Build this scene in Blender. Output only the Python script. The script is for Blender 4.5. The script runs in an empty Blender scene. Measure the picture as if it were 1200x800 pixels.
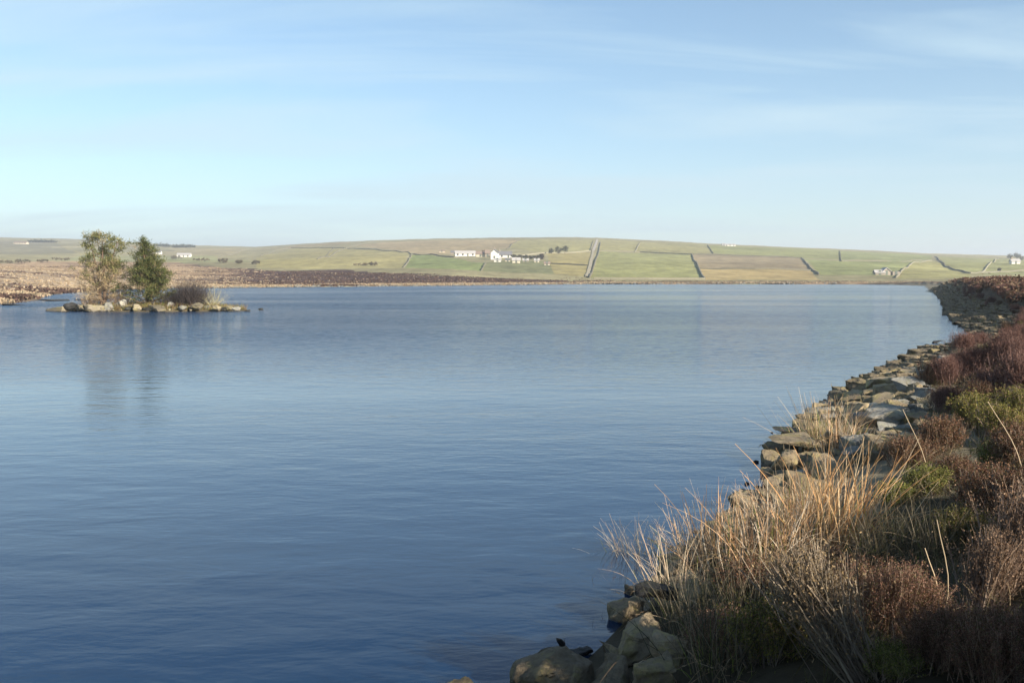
import bpy, math, random
import numpy as np
from mathutils import Vector, Matrix, Euler
R = math.radians
random.seed(7); rng = np.random.default_rng(11)
scene = bpy.context.scene
col = scene.collection

# ------------------------------------------------------------------ camera, sky, sun, exposure
CAMH = 2.6; F = 1150.0; PITCH = math.atan(76/1150)
cam = bpy.data.objects.new('camera', bpy.data.cameras.new('camera')); col.objects.link(cam)
cam.location = (0, 0, CAMH); cam.rotation_euler = (math.pi/2 - PITCH, 0, 0)
cam.data.sensor_width = 36; cam.data.lens = 36*F/1200; cam.data.clip_start = .05; cam.data.clip_end = 20000
scene.camera = cam
SUN_AZ = 131; SUN_EL = 23.5          # azimuth clockwise from +Y
wd = bpy.data.worlds.new('World'); scene.world = wd; wd.use_nodes = True
nt = wd.node_tree; N = nt.nodes; L = nt.links
bg = N['Background']; bg.inputs[1].default_value = .067
sky = N.new('ShaderNodeTexSky'); sky.sky_type = 'NISHITA'; sky.sun_disc = False
sky.sun_elevation = R(SUN_EL); sky.sun_rotation = R(SUN_AZ); sky.altitude = 300
sky.air_density = 1.0; sky.dust_density = .1; sky.ozone_density = 1.6
tc = N.new('ShaderNodeTexCoord'); sp = N.new('ShaderNodeSeparateXYZ'); L.new(tc.outputs['Generated'], sp.inputs[0])
def mth(op, a, b=None, c=None, clamp=False, nt=nt):
    n = nt.nodes.new('ShaderNodeMath'); n.operation = op; n.use_clamp = clamp
    for i, v in enumerate((a, b, c)):
        if v is None: continue
        if isinstance(v, (int, float)): n.inputs[i].default_value = v
        else: nt.links.new(v, n.inputs[i])
    return n.outputs[0]
zz = mth('ADD', mth('MAXIMUM', sp.outputs[2], 0.0), .14)
cx = mth('DIVIDE', sp.outputs[0], zz); cy = mth('DIVIDE', sp.outputs[1], zz)
cmb = N.new('ShaderNodeCombineXYZ'); L.new(cx, cmb.inputs[0]); L.new(cy, cmb.inputs[1])
mp = N.new('ShaderNodeMapping'); L.new(cmb.outputs[0], mp.inputs[0]); mp.inputs['Scale'].default_value = (.45, 1.5, 1); mp.inputs['Rotation'].default_value = (0, 0, R(-7))
cn = N.new('ShaderNodeTexNoise'); L.new(mp.outputs[0], cn.inputs[0]); cn.inputs['Scale'].default_value = .9; cn.inputs['Detail'].default_value = 9; cn.inputs['Roughness'].default_value = .56; cn.inputs['Distortion'].default_value = .5
cr = N.new('ShaderNodeMapRange'); L.new(cn.outputs[0], cr.inputs[0]); cr.inputs[1].default_value = .44; cr.inputs[2].default_value = .60; cr.inputs[3].default_value = .10; cr.inputs[4].default_value = .62
mx = N.new('ShaderNodeMix'); mx.data_type = 'RGBA'; cf = N.new('ShaderNodeMapRange'); L.new(sp.outputs[2], cf.inputs[0]); cf.inputs[1].default_value = .30; cf.inputs[2].default_value = .6; cf.inputs[3].default_value = 1; cf.inputs[4].default_value = .3; L.new(mth('MULTIPLY', cr.outputs[0], cf.outputs[0]), mx.inputs[0]); L.new(sky.outputs[0], mx.inputs[6]); mx.inputs[7].default_value = (5.0, 5.7, 6.0, 1)
hz_ = mth('MULTIPLY', mth('POWER', mth('SUBTRACT', 1.0, mth('MAXIMUM', sp.outputs[2], 0.0)), 11.0), .8)
hm = N.new('ShaderNodeMix'); hm.data_type = 'RGBA'; L.new(hz_, hm.inputs[0]); L.new(mx.outputs[2], hm.inputs[6]); hm.inputs[7].default_value = (4.3, 4.5, 5.05, 1)
tn = N.new('ShaderNodeMix'); tn.data_type = 'RGBA'; tn.blend_type = 'MULTIPLY'; tn.inputs[0].default_value = 1; L.new(hm.outputs[2], tn.inputs[6]); tn.inputs[7].default_value = (.88, 1.0, 1.05, 1)
L.new(tn.outputs[2], bg.inputs[0])
sun = bpy.data.objects.new('sun', bpy.data.lights.new('sun', 'SUN')); col.objects.link(sun)
sun.data.energy = 5.0; sun.data.angle = R(.5); sun.data.color = (1, .88, .72)
sd = Vector((math.sin(R(SUN_AZ))*math.cos(R(SUN_EL)), math.cos(R(SUN_AZ))*math.cos(R(SUN_EL)), math.sin(R(SUN_EL))))
sun.rotation_euler = sd.to_track_quat('Z', 'Y').to_euler(); sun.location = sd*50
vs = scene.view_settings; vs.view_transform = 'Standard'; vs.look = 'None'; vs.gamma = 1; vs.exposure = 1.25
scene.cycles.max_bounces = 6; scene.cycles.transparent_max_bounces = 6; scene.cycles.volume_bounces = 0

# ------------------------------------------------------------------ helpers
def tag(o, label=None, cat=None, group=None, kind=None):
    if label: o['label'] = label
    if cat: o['category'] = cat
    if group: o['group'] = group
    if kind: o['kind'] = kind
    return o
def empty(name, loc=(0, 0, 0), rz=0):
    o = bpy.data.objects.new(name, None); col.objects.link(o); o.location = loc; o.rotation_euler = (0, 0, rz); o.empty_display_size = .1
    return o
def link(name, me, mat=None, parent=None):
    o = bpy.data.objects.new(name, me); col.objects.link(o)
    if mat and not me.materials: me.materials.append(mat)
    if parent: o.parent = parent
    return o
def copy_tree(o, parent=None):
    c = o.copy(); col.objects.link(c); c.parent = parent
    for ch in o.children: copy_tree(ch, c)
    return c
class MB:
    """gathers vertices, faces and a per-face colour"""
    def __init__(s): s.v = []; s.f = []; s.c = []; s.n = 0
    def add(s, v, f, c=None):
        v = np.asarray(v, float).reshape(-1, 3); f = np.asarray(f, int)
        s.v.append(v); s.f.append(f+s.n); s.n += len(v)
        c = np.ones((len(f), 3)) if c is None else np.broadcast_to(np.asarray(c, float), (len(f), 3))
        s.c.append(c)
    def box(s, x0, x1, y0, y1, z0, z1, c=None):
        v = [(x, y, z) for z in (z0, z1) for y in (y0, y1) for x in (x0, x1)]
        s.add(v, [(0, 2, 3, 1), (4, 5, 7, 6), (0, 1, 5, 4), (2, 6, 7, 3), (0, 4, 6, 2), (1, 3, 7, 5)], c)
    def tube(s, pts, rad, n=6, c=None):
        pts = np.asarray(pts, float); V = []
        for i, p in enumerate(pts):
            d = pts[min(i+1, len(pts)-1)]-pts[max(i-1, 0)]; d /= np.linalg.norm(d)+1e-9
            a = np.cross(d, (0.31, .87, .2)); a /= np.linalg.norm(a); b = np.cross(d, a)
            for k in range(n):
                t = 2*math.pi*k/n; V.append(p+rad[i]*(math.cos(t)*a+math.sin(t)*b))
        Fc = [(i*n+k, i*n+(k+1) % n, (i+1)*n+(k+1) % n, (i+1)*n+k) for i in range(len(pts)-1) for k in range(n)]
        s.add(V, Fc, c)
    def mesh(s, name, smooth=False):
        me = bpy.data.meshes.new(name)
        V = np.concatenate(s.v); me.vertices.add(len(V)); me.vertices.foreach_set('co', V.ravel())
        tot = []; idx = []
        for f in s.f: tot.append(np.full(len(f), f.shape[1])); idx.append(f.ravel())
        tot = np.concatenate(tot); idx = np.concatenate(idx)
        me.loops.add(len(idx)); me.loops.foreach_set('vertex_index', idx)
        me.polygons.add(len(tot)); st = np.concatenate([[0], np.cumsum(tot)[:-1]])
        me.polygons.foreach_set('loop_start', st); me.polygons.foreach_set('loop_total', tot)
        me.polygons.foreach_set('use_smooth', np.full(len(tot), smooth))
        me.update(calc_edges=True)
        C = np.concatenate(s.c); a = me.attributes.new('tint', 'FLOAT_COLOR', 'FACE')
        a.data.foreach_set('color', np.concatenate([C, np.ones((len(C), 1))], 1).ravel().astype(np.float32))
        return me
    def build(s, name, mat, parent=None, smooth=False): return link(name, s.mesh(name, smooth), mat, parent)
def ribbons(mb, base, dirn, length, width, bend, K, colr, taper=.25):
    """N curved tapering blades; bend = vector added quadratically"""
    base = np.asarray(base, float); n = len(base); dirn = dirn/np.linalg.norm(dirn, axis=1, keepdims=True)
    t = np.linspace(0, 1, K+1)[None, :, None]
    P = base[:, None, :]+dirn[:, None, :]*length[:, None, None]*t+bend[:, None, :]*t**2
    side = np.cross(dirn, rng.normal(size=(n, 3))); side /= np.linalg.norm(side, axis=1, keepdims=True)
    w = width[:, None, None]*(1-(1-taper)*t)*.5
    A = P-side[:, None, :]*w; B = P+side[:, None, :]*w
    V = np.stack([A, B], 2).reshape(-1, 3)
    i = np.arange(n)[:, None]*(2*(K+1)); k = np.arange(K)[None, :]*2
    a = (i+k).ravel(); f = np.stack([a, a+1, a+3, a+2], 1)
    mb.add(V, f, np.repeat(colr, K, axis=0))
    return P
def leaves(mb, P, size, elong, colr, up=None):
    n = len(P); a = rng.normal(size=(n, 3))
    if up is not None: a = a*.55+up
    a /= np.linalg.norm(a, axis=1, keepdims=True); b = np.cross(a, rng.normal(size=(n, 3))); b /= np.linalg.norm(b, axis=1, keepdims=True)
    s = (size*rng.uniform(.6, 1.3, n))[:, None]
    V = np.stack([P-b*s*.5, P+a*s*elong*.5-b*s*.1, P+b*s*.5+a*s*elong*.3, P-a*s*elong*.5], 1).reshape(-1, 3)
    i = np.arange(n)*4; mb.add(V, np.stack([i, i+3, i+2, i+1], 1), colr)
def pick(cols, n, jit=.15):
    c = np.asarray(cols)[rng.integers(0, len(cols), n)]
    return c*rng.uniform(1-jit, 1+jit, (n, 1))

# materials
def mat_new(name):
    m = bpy.data.materials.new(name); m.use_nodes = True; return m, m.node_tree, m.node_tree.nodes['Principled BSDF']
def noise(nt, scale, detail=5, rough=.6, vec=None, dist=0):
    n = nt.nodes.new('ShaderNodeTexNoise'); n.inputs['Scale'].default_value = scale; n.inputs['Detail'].default_value = detail
    n.inputs['Roughness'].default_value = rough; n.inputs['Distortion'].default_value = dist
    if vec is not None: nt.links.new(vec, n.inputs[0])
    return n.outputs[0]
def coords(nt, kind='Object'): return nt.nodes.new('ShaderNodeTexCoord').outputs[kind]
def maprange(nt, v, a, b, c, d):
    n = nt.nodes.new('ShaderNodeMapRange'); nt.links.new(v, n.inputs[0])
    for i, x in enumerate((a, b, c, d)): n.inputs[i+1].default_value = x
    return n.outputs[0]
def mixc(nt, f, a, b, mode='MIX'):
    n = nt.nodes.new('ShaderNodeMix'); n.data_type = 'RGBA'; n.blend_type = mode
    for i, v in ((0, f), (6, a), (7, b)):
        if isinstance(v, (int, float)): n.inputs[i].default_value = v
        elif isinstance(v, tuple): n.inputs[i].default_value = (*v, 1)
        else: nt.links.new(v, n.inputs[i])
    return n.outputs[2]
def bump(nt, h, strength, dist, bsdf):
    n = nt.nodes.new('ShaderNodeBump'); n.inputs['Strength'].default_value = strength; n.inputs['Distance'].default_value = dist
    nt.links.new(h, n.inputs['Height']); nt.links.new(n.outputs[0], bsdf.inputs['Normal'])
def plant_mat(name, trans=.0, rough=.7, vary=.35):
    m, nt, b = mat_new(name)
    at = nt.nodes.new('ShaderNodeAttribute'); at.attribute_name = 'tint'
    oi = nt.nodes.new('ShaderNodeObjectInfo')
    v = maprange(nt, oi.outputs['Random'], 0, 1, 1-vary, 1+vary)
    mul = nt.nodes.new('ShaderNodeVectorMath'); mul.operation = 'SCALE'; nt.links.new(at.outputs[0], mul.inputs[0]); nt.links.new(v, mul.inputs['Scale'])
    nt.links.new(mul.outputs[0], b.inputs['Base Color']); b.inputs['Roughness'].default_value = rough; b.inputs['Specular IOR Level'].default_value = .25
    if trans:
        tr = nt.nodes.new('ShaderNodeBsdfTranslucent'); nt.links.new(mul.outputs[0], tr.inputs[0])
        ms = nt.nodes.new('ShaderNodeMixShader'); ms.inputs[0].default_value = trans
        nt.links.new(b.outputs[0], ms.inputs[1]); nt.links.new(tr.outputs[0], ms.inputs[2])
        nt.links.new(ms.outputs[0], nt.nodes['Material Output'].inputs[0])
    return m
M_leaf = plant_mat('foliage', .25); M_stem = plant_mat('stems'); M_blade = plant_mat('grass_blades', .3, .6, .15); M_bark = plant_mat('bark', 0, .9)
def stone_mat(name, c1, c2, lich, lf):
    m, nt, b = mat_new(name); co = coords(nt); oi = nt.nodes.new('ShaderNodeObjectInfo')
    add = nt.nodes.new('ShaderNodeVectorMath'); add.operation = 'ADD'; nt.links.new(co, add.inputs[0]); 
    s = nt.nodes.new('ShaderNodeVectorMath'); s.operation = 'SCALE'; s.inputs[0].default_value = (31, 17, 9); nt.links.new(oi.outputs['Random'], s.inputs['Scale']); nt.links.new(s.outputs[0], add.inputs[1])
    v = add.outputs[0]
    n1 = noise(nt, 2.2, 8, .65, v); n2 = noise(nt, 14, 8, .7, v); n3 = noise(nt, 3.2, 6, .7, v, .6); n4 = noise(nt, 70, 3, .6, v)
    c = mixc(nt, maprange(nt, n1, .35, .65, 0, 1), c1, c2)
    c = mixc(nt, maprange(nt, n3, .5, .62, 0, lf), c, lich)
    c = mixc(nt, maprange(nt, n2, .52, .75, 0, .7), c, tuple(x*.4 for x in c1))
    c = mixc(nt, maprange(nt, n2, .42, .25, 0, .6), c, tuple(min(1, x*1.6) for x in c2))
    br = maprange(nt, oi.outputs['Random'], 0, 1, .6, 1.3)
    mu = nt.nodes.new('ShaderNodeVectorMath'); mu.operation = 'SCALE'; nt.links.new(c, mu.inputs[0]); nt.links.new(br, mu.inputs['Scale'])
    nt.links.new(mu.outputs[0], b.inputs['Base Color']); b.inputs['Roughness'].default_value = .88
    ge = nt.nodes.new('ShaderNodeNewGeometry'); s2 = nt.nodes.new('ShaderNodeSeparateXYZ'); nt.links.new(ge.outputs['Position'], s2.inputs[0]); wet = maprange(nt, mth('ADD', s2.outputs[2], mth('MULTIPLY', n1, .08, nt=nt), nt=nt), .07, .13, .32, 1)
    m2 = nt.nodes.new('ShaderNodeVectorMath'); m2.operation = 'SCALE'; nt.links.new(mu.outputs[0], m2.inputs[0]); nt.links.new(wet, m2.inputs['Scale']); nt.links.new(m2.outputs[0], b.inputs['Base Color'])
    nt.links.new(maprange(nt, wet, .3, 1, .35, .88), b.inputs['Roughness']); b.inputs['Specular IOR Level'].default_value = .3
    h = mth('ADD', mth('MULTIPLY', n2, 1.0, nt=nt), mth('MULTIPLY', n4, .35, nt=nt), nt=nt)
    bump(nt, h, 1, .035, b)
    return m
M_stone = stone_mat('gritstone', (.19, .15, .10), (.32, .26, .17), (.33, .28, .12), .75)
M_pale = stone_mat('pale_gritstone', (.17, .17, .155), (.27, .26, .23), (.27, .26, .16), .5)
M_dark = stone_mat('wet_and_shaded_stone', (.025, .026, .028), (.05, .05, .05), (.05, .06, .03), .4)  # dark for wet stones; also paints the shade on the black near-shore ones
M_isl = stone_mat('lichened_boulder', (.15, .13, .095), (.25, .22, .16), (.27, .24, .11), .8)

# ------------------------------------------------------------------ terrain height
LAKE = np.array([(-60, -40), (-25, -14), (-10, -2.5), (-4, 2.8), (-.9, 4.7), (-.1, 5.6), (.3, 6.5), (.75, 7.5), (1.4, 9.1), (2.6, 11.5), (3.35, 13.4), (3.9, 15.2), (5.8, 19.0), (8.2, 23.7),
   (13.2, 32.6), (17.9, 38.2), (21.2, 45.6), (28.8, 65), (47, 107), (80, 187), (104, 245), (115, 272), (120, 310), (108, 331), (60, 334), (29, 332), (0, 301), (-23.6, 272), (-43, 250),
   (-60, 230), (-74, 213), (-80, 190), (-72, 166), (-66.7, 142), (-52, 108), (-47.3, 91), (-58, 84), (-80, 80), (-85, 0), (-75, -40)], float)
LAKE[4:18, 0] += .17; LAKE[8:12, 0] += .18
def vn(x, y, s=0):
    xi = np.floor(x).astype(np.int64); yi = np.floor(y).astype(np.int64); fx = x-xi; fy = y-yi
    fx = fx*fx*(3-2*fx); fy = fy*fy*(3-2*fy)
    def h(a, b):
        n = (a*374761393+b*668265263+s*974634277) & 0x7fffffff; n = (n ^ (n >> 13))*1274126177 & 0x7fffffff
        return ((n ^ (n >> 16)) & 0xffff)/65535.
    return (h(xi, yi)*(1-fx)+h(xi+1, yi)*fx)*(1-fy)+(h(xi, yi+1)*(1-fx)+h(xi+1, yi+1)*fx)*fy
def fbm(x, y, s=0, o=4):
    r = 0; a = .5
    for i in range(o): r = r+a*(vn(x, y, s+i)-.5); x = x*2.03+5; y = y*2.03+3; a *= .5
    return r*2
def sdf(x, y):
    """signed distance to the shoreline, positive on land"""
    d2 = np.full(x.shape, 1e18); ins = np.zeros(x.shape, bool); n = len(LAKE)
    for i in range(n):
        a = LAKE[i]; b = LAKE[(i+1) % n]; e = b-a
        t = np.clip(((x-a[0])*e[0]+(y-a[1])*e[1])/(e@e), 0, 1)
        d2 = np.minimum(d2, (x-a[0]-t*e[0])**2+(y-a[1]-t*e[1])**2)
        c = (a[1] > y) != (b[1] > y)
        with np.errstate(divide='ignore', invalid='ignore'):
            xi = a[0]+(y-a[1])*e[0]/(e[1] if e[1] else 1e-9)
        ins ^= c & (x < xi)
    d = np.sqrt(d2); return np.where(ins, -d, d)
ss = lambda a, b, v: (lambda t: t*t*(3-2*t))(np.clip((v-a)/(b-a), 0, 1))
U  = [-300, 0, 30, 60, 100, 200, 300, 400, 500, 600, 700, 800, 900, 1000, 1080, 1200, 1500]
R0 = [80, 93, 110, 145, 170, 215, 232, 252, 274, 303, 336, 338, 338, 338, 340, 360, 360]
YM = [310, 309, 309, 309, 309, 309, 309, 307.5, 306, 305, 306, 306, 307, 308, 310, 313, 313]
RR = [2400, 2400, 2400, 2400, 2400, 2300, 1900, 1600, 1400, 1300, 1300, 1300, 1330, 1400, 1500, 1700, 1700]
YR = [278, 279, 279.5, 280, 281, 287.5, 290, 284, 281, 279, 279.5, 284.5, 289.5, 293.5, 297.5, 301, 302]
def height(x, y, fine=True):
    x = np.asarray(x, float); y = np.asarray(y, float)
    wob = fbm(x*.5, y*.5, 3, 3)*(.16+.5*ss(50, 110, y))*ss(2, 8, np.hypot(x, y)) + fbm(x/9, y/9, 5, 3)*2.2*ss(100, 160, y)
    d = sdf(x, y)+wob
    wr = ss(0, 15, x-(.35*y-24))*ss(335, 290, y)
    c = 1.12+.78*ss(32, 75, y)-.8*ss(120, 220, y)+.12*fbm(x/4, y/4, 9)
    steep = 1.7-.6*ss(30, 60, y)
    zr = np.where(d < 2.1, d*.28, .588+(c-.588)*ss(0, 1, (d-2.1)/steep))
    zl = .35*ss(0, 3, d)+.25*ss(2, 25, d)
    zland = wr*zr+(1-wr)*zl
    zbed = np.maximum(d*.3, -2.2)
    z = np.where(d > 0, zland, zbed)
    if fine: z = z+np.where(d > .1, fbm(x*1.3, y*1.3, 21)*.09*ss(0, 2, d), 0)
    e = ((x+27.3)/7.4)**2+((y-75.3)/2.6)**2
    z = np.where(e < 1.6, np.maximum(z, .42*(1-e)+.1*fbm(x*1.5, y*1.5, 4)), z)
    yy = np.maximum(y, 1.); u = 600+F*x/yy; u = np.clip(u, -300, 1500)
    r0 = np.interp(u, U, R0)+12; rm = 600.; R1 = np.interp(u, U, RR)
    zm = (324-np.interp(u, U, YM))/F*rm+2.6; z1 = (324-np.interp(u, U, YR))/F*R1+2.6
    t1 = np.clip((yy-r0)/(rm-r0), 0, 1); t2 = np.clip((yy-rm)/(R1-rm), 0, 1)
    zf = zm*t1**1.25+(z1-zm)*(t2*.75+.25*ss(0, 1, t2))
    zf = zf-np.maximum(yy-R1-60, 0)*.015
    zf = zf+fbm(x/130, y/130, 31, 3)*3.0*ss(0, 1, t1)*(1-.8*t2)+(fbm(x/25, y/25, 33, 3)*.8*ss(0, .4, t1) if fine else 0)
    return z+np.where(y > 0, zf, 0)
def ray(px, py):
    dx = (px-600)/F; dy = -(py-400)/F
    return np.array([dx, math.cos(PITCH)+dy*math.sin(PITCH), -math.sin(PITCH)+dy*math.cos(PITCH)])
def at(px, py, zoff=0, tmin=2.0, tmax=6000):
    """the ground point that shows at (px, py) of the 1200x800 photograph"""
    d = ray(px, py); t = np.geomspace(tmin, tmax, 5000)
    h = np.maximum(height(d[0]*t, d[1]*t, False)+zoff, 0)
    k = np.where(CAMH+d[2]*t < h)[0]
    if len(k) == 0:
        k = [int(np.argmin(np.where(t < 2600, CAMH+d[2]*t-h, 1e9)))]
    t = t[k[0]]; return Vector((d[0]*t, d[1]*t, float(height(d[0]*t, d[1]*t))))
def Z(x, y): return float(height(x, y))

# terrain sheet: rings round the viewpoint, dense ahead
ang = np.concatenate([np.linspace(-180, -40, 110, endpoint=False), np.linspace(-40, -29, 70, endpoint=False), np.linspace(-29, 29, 830, endpoint=False), np.linspace(29, 45, 90, endpoint=False), np.linspace(45, 180, 110, endpoint=False)])
rad = np.concatenate([[.01], np.geomspace(.5, 330, 420, endpoint=False), np.linspace(330, 2500, 190, endpoint=False), np.geomspace(2500, 5000, 10)])
A, RD = np.meshgrid(np.radians(ang), rad, indexing='ij')
X = RD*np.sin(A); Y = RD*np.cos(A); ZZ = height(X, Y)
na, nr = X.shape
ii, jj = np.meshgrid(np.arange(na), np.arange(nr-1), indexing='ij'); i2 = (ii+1) % na
fc = np.stack([ii*nr+jj, i2*nr+jj, i2*nr+jj+1, ii*nr+jj+1], -1).reshape(-1, 4)[:, ::-1]
g = MB(); g.add(np.stack([X, Y, ZZ], -1), fc)
gme = g.mesh('ground', True)
# land cover
D = sdf(X, Y).ravel(); x = X.ravel(); y = Y.ravel(); z = ZZ.ravel()
C = np.tile(np.array([.24, .235, .14]), (len(x), 1))
def inpoly(pts):
    ins = np.zeros(len(x), bool); n = len(pts)
    for i in range(n):
        a = pts[i]; b = pts[(i+1) % n]; c = (a[1] > yj) != (b[1] > yj)
        ins ^= c & (xj < a[0]+(yj-a[1])*(b[0]-a[0])/((b[1]-a[1]) or 1e-9))
    return ins
xj, yj = x, y
def fieldc(pix, c, jit=0):
    global xj, yj
    P = [at(*p) for p in pix]
    xj = x+fbm(x/22, y/22, 51)*jit; yj = y+fbm(x/22, y/22, 57)*jit*2.5
    k = inpoly([(p.x, p.y) for p in P]) & (y > 60); C[k] = c
big = fbm(x/160, y/160, 60)
C = C*(1+.35*big[:, None])
FT = (.30, .26, .16); FG = (.20, .235, .105); FO = (.26, .26, .125); FB = (.235, .205, .135)
fieldc([(-40, 282), (60, 283), (90, 297), (-40, 299)], (.2, .2, .14)); fieldc([(200, 290), (290, 292), (270, 300), (190, 299)], (.28, .26, .16)); fieldc([(100, 298), (250, 300), (300, 307), (60, 306)], (.25, .27, .15))
fieldc([(300, 303), (345, 290), (480, 296), (470, 314), (300, 315)], (.27, .26, .125))
fieldc([(341, 290), (415, 285), (400, 284), (300, 292)], (.26, .22, .13))
fieldc([(415, 288), (450, 283.5), (609, 281), (594, 291), (530, 299), (480, 296)], FT)
fieldc([(473, 314), (484, 298.7), (532, 302.7), (569, 309), (564, 318)], (.185, .235, .095))
fieldc([(565, 318), (570, 308), (600, 305), (645, 306), (650, 322)], (.17, .19, .10))
fieldc([(609, 281), (698, 281), (692, 294), (640, 297), (594, 291)], FO)
fieldc([(640, 297), (693, 295), (690, 325), (650, 322)], (.27, .25, .115))
fieldc([(703, 287), (703, 281), (829, 287), (836, 297), (811, 298), (702, 294)], (.25, .25, .12))
fieldc([(702, 294), (811, 298.5), (823, 327), (692, 326)], (.22, .24, .105))
fieldc([(829, 287.5), (984, 293), (986, 304), (940, 302), (836, 297)], (.21, .235, .10))
fieldc([(811, 298.5), (940, 302.5), (947, 311), (950, 317), (820, 315)], FB)
fieldc([(820, 315), (950, 317), (960, 328), (827, 328)], (.31, .26, .13))
fieldc([(940, 302.5), (986, 306), (984, 294), (1092, 299), (1092, 305), (1065, 312), (1050, 324), (960, 322)], FG)
fieldc([(1050, 327), (1065, 312), (1092, 305), (1107, 311), (1137, 321), (1137, 327)], (.26, .265, .12))
fieldc([(1107, 311), (1098, 300), (1200, 303), (1250, 304), (1250, 324), (1137, 322)], (.22, .24, .11))
# moor, heath band, shore strip
far = (y > 60) & (D > 0)
moor = np.interp(np.clip(600+F*x/np.maximum(y, 1), -300, 1500), [-300, 200, 330, 500, 650, 720, 1500], [640, 620, 430, 400, 380, 345, 340])+fbm(x/40, y/40, 71)*60
left = far & (y < moor) & (x < 60)
mk = fbm(x/60+3, y/14, 75, 5)
tan = np.array([.34, .26, .175]); hea = np.array([.06, .036, .032])
w = ss(.02, .16, mk)[:, None]
uu = 600+F*x/np.maximum(y, 1)
band = ss(190, 330, uu+60*fbm(x/9, y/5, 95))*ss(262, 285, y-(uu-500)*.13)
w = np.clip(w*.6+band[:, None]*1.1-(.3*ss(.1, .3, fbm(x/20, y/8, 79)))[:, None], 0, 1)
C[left] = (tan*(1-w)+hea*w)[left]*(1+.3*fbm(x/7, y/3, 81))[left][:, None]
sh = far & (D < 9+6*fbm(x/15, y/15, 85)) & ((x < 105) | (y > 300))
C[sh] = np.array([.30, .22, .14])*(1+.6*fbm(x/5, y/5, 87))[sh][:, None]
sh2 = far & (D < 2.2) & ((x < 105) | (y > 300)); C[sh2] = (.16, .12, .085)
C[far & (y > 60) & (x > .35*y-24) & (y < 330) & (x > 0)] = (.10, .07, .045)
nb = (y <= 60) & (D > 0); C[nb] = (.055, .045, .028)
strip = (D < 2.4) & (D > -1.5) & (x > .35*y-24) & (y < 300) & (y > 9); C[strip] = (.20, .175, .12)
ot = (x > 0) & (D > 30) & (y < 340) & (y > 60); C[ot] = (.22, .23, .10)
C[D < -1.5] = (.05, .045, .03)
isl = (((x+27.3)/8)**2+((y-75.3)/3.2)**2) < 1.2; C[isl] = (.09, .075, .045)
hillk = (y > 330)[:, None]; C = np.where(hillk, C*np.array([.95, .88, .80])*(1+.3*fbm(x/45, y/70, 91))[:, None], C); C = np.clip(C, .01, .6)
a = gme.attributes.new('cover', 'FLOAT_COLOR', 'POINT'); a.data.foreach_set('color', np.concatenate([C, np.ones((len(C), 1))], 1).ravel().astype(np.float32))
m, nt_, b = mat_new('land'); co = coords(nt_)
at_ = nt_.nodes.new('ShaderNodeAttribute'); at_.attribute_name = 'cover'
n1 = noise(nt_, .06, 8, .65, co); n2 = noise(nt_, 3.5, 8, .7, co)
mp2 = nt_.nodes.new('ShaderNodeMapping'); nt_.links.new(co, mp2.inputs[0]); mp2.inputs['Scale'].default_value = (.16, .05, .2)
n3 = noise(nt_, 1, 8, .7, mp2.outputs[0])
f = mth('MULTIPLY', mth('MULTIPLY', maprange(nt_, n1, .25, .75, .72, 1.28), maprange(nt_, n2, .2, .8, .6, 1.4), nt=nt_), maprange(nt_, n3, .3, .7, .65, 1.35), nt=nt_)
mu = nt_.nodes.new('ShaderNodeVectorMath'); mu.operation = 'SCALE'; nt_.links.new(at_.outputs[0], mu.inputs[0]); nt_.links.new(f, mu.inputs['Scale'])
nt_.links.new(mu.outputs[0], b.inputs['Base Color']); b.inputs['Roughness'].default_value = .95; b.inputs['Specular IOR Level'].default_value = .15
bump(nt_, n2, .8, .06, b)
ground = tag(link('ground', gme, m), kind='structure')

# water sheet
w = MB(); w.add([(-140, -60, 0), (150, -60, 0), (150, 380, 0), (-140, 380, 0)], [(0, 1, 2, 3)])
m, nt_, b = mat_new('water'); co = coords(nt_)
b.inputs['Base Color'].default_value = (.002, .020, .060, 1); b.inputs['Roughness'].default_value = .03; b.inputs['IOR'].default_value = 1.34
def wmap(sx, sy, rz=0):
    q = nt_.nodes.new('ShaderNodeMapping'); nt_.links.new(co, q.inputs[0]); q.inputs['Scale'].default_value = (sx, sy, 1); q.inputs['Rotation'].default_value = (0, 0, R(rz)); return q.outputs[0]
wa = noise(nt_, 1, 3, .5, wmap(1.0, 1.9, 10), .3); wb = noise(nt_, 1, 4, .6, wmap(3.2, 6.5, -12), .4); wc = noise(nt_, 1, 2, .5, wmap(.22, .45, 25), .2)
patch = noise(nt_, 1, 3, .5, wmap(.012, .045, 4), .3)
pf = maprange(nt_, patch, .40, .60, .35, 1.5)
sepw = nt_.nodes.new('ShaderNodeSeparateXYZ'); nt_.links.new(co, sepw.inputs[0])
brz = mth('MULTIPLY', maprange(nt_, sepw.outputs[1], 22, 55, .0, 1.0), maprange(nt_, sepw.outputs[0], 20, -12, .45, 1.0), nt=nt_)
h = mth('ADD', mth('MULTIPLY', wa, .012, nt=nt_), mth('ADD', mth('MULTIPLY', mth('MULTIPLY', wb, .006, nt=nt_), pf, nt=nt_), mth('MULTIPLY', wc, .018, nt=nt_), nt=nt_), nt=nt_)
h = mth('ADD', h, mth('MULTIPLY', mth('MULTIPLY', mth('ADD', mth('MULTIPLY', wa, .5, nt=nt_), mth('MULTIPLY', wb, .38, nt=nt_), nt=nt_), brz, nt=nt_), .13, nt=nt_), nt=nt_)
nt_.links.new(maprange(nt_, sepw.outputs[1], 10, 150, .03, .07), b.inputs['Roughness'])
bn = nt_.nodes.new('ShaderNodeBump'); bn.inputs['Strength'].default_value = 1; bn.inputs['Distance'].default_value = 1; nt_.links.new(h, bn.inputs['Height'])
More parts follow.
